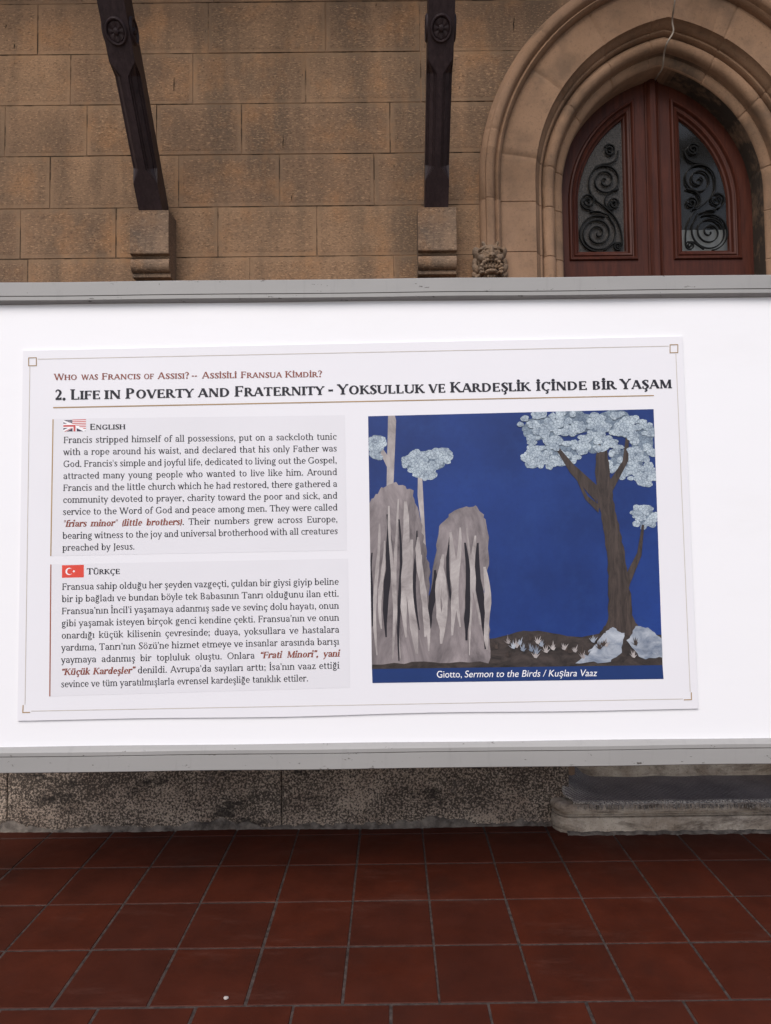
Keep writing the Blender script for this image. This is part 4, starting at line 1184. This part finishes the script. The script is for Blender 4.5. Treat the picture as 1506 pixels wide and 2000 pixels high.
# ---------------- rules, panels, corner marks
def rect(name, mat_, pxs, lift, parent=poster):
    mb = MB(); quad(mb, pxs, lift); return mb.build(name, mat_, parent)
rect('text_panel', M['panelgrey'], [(105, 818), (674, 811), (678, 1075), (100, 1086)], .0004)
rect('text_panel', M['panelgrey'], [(100.5, 1102), (680, 1091), (684, 1343), (98.5, 1360)], .0004)
rect('side_bar', M['gold'], [(102.7, 819), (105, 819), (100.6, 1086), (98.2, 1086)], .0007)
rect('side_bar', M['redbar'], [(98.4, 1102.5), (100.7, 1102.5), (98.7, 1360), (96.3, 1360)], .0007)
rect('title_rule', M['gold'], [(104, 795), (1277, 771.6), (1277, 773.6), (104, 797.4)], .0007)
bl_ = MB()
def line(mb, a, b, wpx, lift):
    (u0, v0), (u1, v1) = uv(*a), uv(*b); l = math.hypot(u1 - u0, v1 - v0); w_ = wpx * 1.888e-3 / 2; nx, ny = -(v1 - v0) / l * w_, (u1 - u0) / l * w_
    mb.poly([pt(u0 + nx, v0 + ny, lift), pt(u1 + nx, v1 + ny, lift), pt(u1 - nx, v1 - ny, lift), pt(u0 - nx, v0 - ny, lift)])
for a, b in (((74, 701.5), (1306, 676)), ((58.5, 716), (49, 1376)), ((1320, 691), (1348, 1351)), ((61, 1388.8), (1334, 1365))): line(bl_, a, b, 1.3, .0006)
bl_.build('border_line', M['goldline'], poster)
for (x, y) in ((55.5, 699), (1308, 673.5)):
    cmk = MB()
    for a, b in (((x, y), (x + 16.5, y - .3)), ((x, y + 15.5), (x + 16.5, y + 15.2)), ((x + .7, y), (x + .7, y + 15.5)), ((x + 15.8, y), (x + 15.8, y + 15.5))): line(cmk, a, b, 1.7, .0008 + .00003 * len(cmk.f))
    cmk.build('corner_mark', M['gold'], poster)
for prs in ((((45.4, 1377), (44.6, 1392)), ((44, 1391.6), (59, 1391.2))), (((1350, 1352), (1350.4, 1367)), ((1335.5, 1366.8), (1351, 1366.4)))):
    cmk = MB()
    for a, b in prs: line(cmk, a, b, 1.9, .0008 + .00003 * len(cmk.f))
    cmk.build('corner_mark', M['gold'], poster)

# ---------------- flags
def flagmap(c):
    (ax, ay), (bx, by), (cx, cy), (dx, dy) = c
    return lambda s, t: (ax + (bx - ax) * s + ((dx + (cx - dx) * s) - (ax + (bx - ax) * s)) * t, ay + (by - ay) * s + ((dy + (cy - dy) * s) - (ay + (by - ay) * s)) * t)
fm = MB(); fq = flagmap([(124, 820), (168, 819), (168, 842.3), (124, 843)])
def fp(pts, lift, mi): fm.poly([pt(*uv(*fq(*p)), lift) for p in pts], mi)
fp([(0, 0), (1, 0), (1, 1), (0, 1)], .0006, 0)
for k in range(7):
    t0 = k / 6.5
    if t0 >= 1: continue
    a = .40 if t0 < .45 else .40 + max(0, (t0 - .35)) * 1.05
    if a < .97: fp([(a, t0 * .94), (1, t0 * .94), (1, t0 * .94 + .075), (a + (.07 if t0 > .45 else 0), t0 * .94 + .075)], .0007, 2)
fp([(.0, .02), (.40, .02), (.40, .33), (.22, .20)], .0007, 1)
fp([(0, .20), (.16, .33), (0, .33)], .00071, 1)
for r_ in range(3):
    for k in range(5): s, t = .17 + k * .05, .06 + r_ * .085; fp([(s, t), (s + .018, t), (s + .018, t + .035), (s, t + .035)], .0008, 0)
fp([(0, .45), (.54, .45), (.54, 1), (.45, 1), (.45, .60), (0, .60)], .0008, 3)
fp([(.0, .70), (.20, .70), (0, .86)], .00075, 1); fp([(.14, 1), (.41, .72), (.41, 1)], .00075, 1); fp([(.59, .72), (.88, 1), (.59, 1)], .00075, 1); fp([(.92, .95), (1, .95), (1, 1)], .00075, 1)
fp([(.03, 1), (.36, .70), (.41, .70), (.10, 1)], .00085, 3)
fm.build('flag', [M['white'], M['navy'], M['flagrose'], M['flagrose']], poster, label='small half American half British flag')
fm = MB(); fq = flagmap([(121.2, 1104), (164, 1103), (164, 1127.6), (121.2, 1128.6)])
fp([(0, 0), (1, 0), (1, 1), (0, 1)], .0006, 0)
asp = 24.6 / 42.8
cres = [(.325 + .19 * math.cos(R(a)) * asp * 1.5, .5 + .19 * 1.5 * math.sin(R(a))) for a in range(45, 316, 15)]
inn = [(.365 + .152 * math.cos(R(a)) * asp * 1.5, .5 + .152 * 1.5 * math.sin(R(a))) for a in range(38, 323, 15)]
m_ = min(len(cres), len(inn))
for k in range(m_ - 1): fp([cres[k], cres[k + 1], inn[k + 1], inn[k]], .0007, 1)
star = [(.545 + (.125 if k % 2 == 0 else .05) * math.cos(R(180 + 36 * k)) * asp, .5 + (.125 if k % 2 == 0 else .05) * math.sin(R(180 + 36 * k))) for k in range(10)]
for k in range(10): fp([(.545, .5), star[k], star[(k + 1) % 10]], .0007, 1)
fm.build('flag', [M['flagred'], M['white']], poster, label='small red flag with white crescent and star')

# ---------------- the picture: a plain generic landscape print in the same size and colours
pic = rect('picture', M['pblue'], [(719, 813), (1276.5, 799), (1294, 1299), (726.5, 1306.5)], .0006)
pq = flagmap([(719, 813), (1276.5, 799), (1294, 1299), (726.5, 1306.5)])
def pp(s, t): return uv(*pq(s, t))
rnd = random.Random(11)
def shape(name, mat_, polys, lift):
    mb = MB(); n_ = 0
    for po in polys:
        loop = [Vector((*pp(*p), 0)) for p in po]
        tr = tessellate_polygon([loop]); n_ += 1
        mb.add([pt(p.x, p.y, lift + n_ * .000008) for p in loop], tr)
    return mb.build(name, mat_, pic)
def rough(pts, amp=.006, sub=6):
    out = []
    for (a, b), (c, d) in zip(pts, pts[1:] + pts[:1]):
        for k in range(sub): f_ = k / sub; out.append((min(1, max(0, a + (c - a) * f_ + rnd.uniform(-amp, amp) * (0 < a < 1))), min(1, max(0, b + (d - b) * f_ + rnd.uniform(-amp, amp) * (0 < b < 1)))))
    return out
def blob(cx, cy, rx, ry, lobes, seed):
    r_ = random.Random(seed); out = []; ph = r_.uniform(0, 6)
    for k in range(lobes * 6):
        a = 2 * math.pi * k / (lobes * 6); m = 1 + .10 * abs(math.sin(a * lobes / 2 + ph)) - .05 + .05 * math.sin(a * 3 + ph) + r_.uniform(-.02, .02)
        out.append((min(1, max(0, cx + rx * m * math.cos(a))), min(1, max(0, cy + ry * m * math.sin(a)))))
    return out
gtop = [(k / 40, .872 + .012 * math.sin(k * .5) + rnd.uniform(-.004, .004)) for k in range(41)]
shape('picture_ground', M['pground'], [gtop + [(1, 1), (0, 1)]], .0008)
# two weathered columns of rock on the left, split by upright strata
outA = [(.0, .985), (.0, .34), (.045, .285), (.095, .265), (.15, .30), (.175, .40), (.19, .52), (.205, .62), (.20, .80), (.215, .975)]
outB = [(.195, .975), (.20, .72), (.225, .55), (.24, .44), (.30, .375), (.37, .36), (.405, .42), (.415, .55), (.395, .70), (.41, .85), (.405, .98)]
shape('picture_rock', M['prock'], [rough(outA, .005), rough(outB, .005)], .0010)
def strata(s0, s1, t0, t1, n_, seed):
    r_ = random.Random(seed); xs = [s0 + (s1 - s0) * (k + r_.uniform(.15, .85)) / n_ for k in range(n_)]
    for k, x in enumerate(xs):
        mid = abs((x - (s0 + s1) / 2) / (s1 - s0)) * 2; ta = t0 + (t1 - t0) * (.05 + .28 * mid ** 2 + r_.uniform(0, .18)); tb = t0 + (t1 - t0) * r_.uniform(.72, .985)
        w_ = r_.uniform(.005, .017); n = 9; L, Rr = [], []; ph = r_.uniform(0, 6)
        for q_ in range(n + 1):
            f_ = q_ / n; c_ = x + .008 * math.sin(f_ * 5 + ph) + (x - (s0 + s1) / 2) * .12 * f_; h_ = w_ * math.sin(math.pi * min(.97, .06 + f_ * .9)) ** .6 * (1 + r_.uniform(-.25, .25))
            L.append((max(0, c_ - h_), ta + (tb - ta) * f_)); Rr.append((c_ + h_ * .6, ta + (tb - ta) * f_))
        shape('picture_stratum', M['plight' if k % 3 else 'pdark'], [L + Rr[::-1]], .0013 + .00004 * k)
strata(.0, .195, .29, .98, 12, 5); strata(.215, .405, .38, .98, 11, 8)
# bare thin trees behind the rocks
shape('picture_branch', M['plight'], [[(.060, .30), (.070, .0), (.094, .0), (.098, .02), (.084, .29)], [(.07, .22), (.022, .10), (.03, .095), (.085, .19)], [(.168, .32), (.172, .19), (.184, .19), (.190, .40), (.207, .97), (.192, .97), (.178, .42)]], .0009)
def crown_small(): crown([(.028, .12, .022, .055), (.160, .185, .040, .050), (.235, .175, .046, .050), (.20, .215, .040, .035)], 24, 12, .00092)
# leafy tree on the right: upright trunk with forked limbs, clumped crown
def crown(clumps, n_, seed, lift):
    """clumped leaves with ragged rims and gaps: dark under-leaves, then many small light sprays"""
    r_ = random.Random(seed); under, light = [], []
    for cx, cy, rx, ry in clumps:
        under.append(blob(cx, cy, rx * .80, ry * .80, 9, r_.randrange(999)))
        for k in range(n_):
            a = r_.uniform(0, 6.283); q_ = math.sqrt(r_.uniform(.02, 1.0)); x, y = cx + rx * q_ * math.cos(a), cy + ry * q_ * math.sin(a)
            if .004 < x < .996 and y > .004: light.append((y, blob(x, y, r_.uniform(.009, .019), r_.uniform(.008, .015), 5, r_.randrange(9999))))
    shape('picture_shaded_leaves', M['pleaf2'], under, lift)
    light.sort(key=lambda p_: -p_[0]); shape('picture_leaves', M['pleaf'], [p_ for _, p_ in light], lift + .0002)
crown_small()
crown([(.60, .065, .075, .060), (.72, .045, .085, .060), (.86, .045, .085, .055), (.955, .12, .05, .09), (.66, .165, .085, .060), (.90, .205, .070, .065), (.585, .175, .045, .040), (.965, .255, .035, .040), (.785, .125, .060, .05), (.955, .42, .042, .045)], 30, 3, .0010)
shape('picture_trunk', M['pbark'], [
    rough([(.785, .875), (.815, .82), (.823, .70), (.820, .55), (.805, .42), (.79, .33), (.79, .20), (.80, .12), (.83, .12), (.838, .22), (.845, .33), (.865, .45), (.885, .58), (.895, .70), (.905, .82), (.945, .885)], .003),
    [(.79, .36), (.70, .24), (.645, .13), (.655, .128), (.715, .21), (.80, .30)], [(.835, .28), (.885, .20), (.90, .10), (.91, .105), (.905, .20), (.84, .33)], [(.885, .64), (.925, .56), (.945, .45), (.953, .452), (.94, .57), (.893, .69)],
    [(.795, .40), (.75, .345), (.72, .26), (.726, .258), (.76, .335), (.80, .37)], [(.815, .14), (.80, .06), (.806, .06), (.825, .14)]], .0023)
crown([(.655, .115, .030, .028), (.905, .085, .036, .032), (.80, .055, .042, .035), (.83, .125, .030, .020)], 9, 8, .0030)
# pale boulders and low tufts along the ground
shape('picture_boulder', M['pstone'], [rough([(.70, .985), (.76, .93), (.80, .87), (.835, .85), (.87, .875), (.86, .95), (.82, .985)], .004), rough([(.88, .90), (.915, .845), (.95, .85), (1, .895), (1, .97), (.93, .975)], .004)], .0026)
for k in range(34):                                       # low grass tufts, each a fan of blades
    s = .42 + rnd.random() * .54; t = .895 + rnd.random() * .075; bl = []
    for q_ in range(5):
        a_ = R(-150 + 30 * q_ + rnd.uniform(-8, 8)); L_ = rnd.uniform(.018, .036)
        bl.append([(s - .004, t), (s + L_ * .6 * math.cos(a_) , t + L_ * math.sin(a_) * 1.1), (s + .004, t + .003)])
    shape('picture_tuft', M[('pstone', 'pbark', 'plight')[k % 3]], bl, .0028 + k * .00004)
strip = rect('caption_strip', M['strip'], [(726.5, 1306.5), (1294, 1299), (1296, 1326), (727.5, 1334)], .0007)
def sans(s, x0, y0, x1, y1, cap_px, shear, parent):
    cu_ = bpy.data.curves.new('caption', 'FONT'); cu_.body = s; cu_.size = 1.0; cu_.shear = shear
    o = bpy.data.objects.new('caption', cu_); COL.objects.link(o)
    dg = bpy.context.evaluated_depsgraph_get(); dg.update(); me = bpy.data.meshes.new_from_object(o.evaluated_get(dg))
    bpy.data.objects.remove(o)
    xs = [v.co.x for v in me.vertices]; ys = [v.co.y for v in me.vertices]
    u0, v0 = uv(x0, y0); u1, v1 = uv(x1, y1); k = (u1 - u0) / (max(xs) - min(xs)); ky = cap_px * 1.888e-3 / .73; mb = MB()
    sl = (v1 - v0) / (u1 - u0)
    mb.add([pt(u0 + (v.co.x - min(xs)) * k, v0 + (v.co.x - min(xs)) * k * sl + v.co.y * ky, .0011) for v in me.vertices], [tuple(p.vertices) for p in me.polygons])
    return mb.build('caption', M['white'], parent)
sans('Giotto,', 853.6, 1323.4, 902, 1322.8, 13.6, 0, strip)
sans('Sermon to the Birds / Kuşlara Vaaz', 907.5, 1322.8, 1167, 1320.4, 13.6, .22, strip)
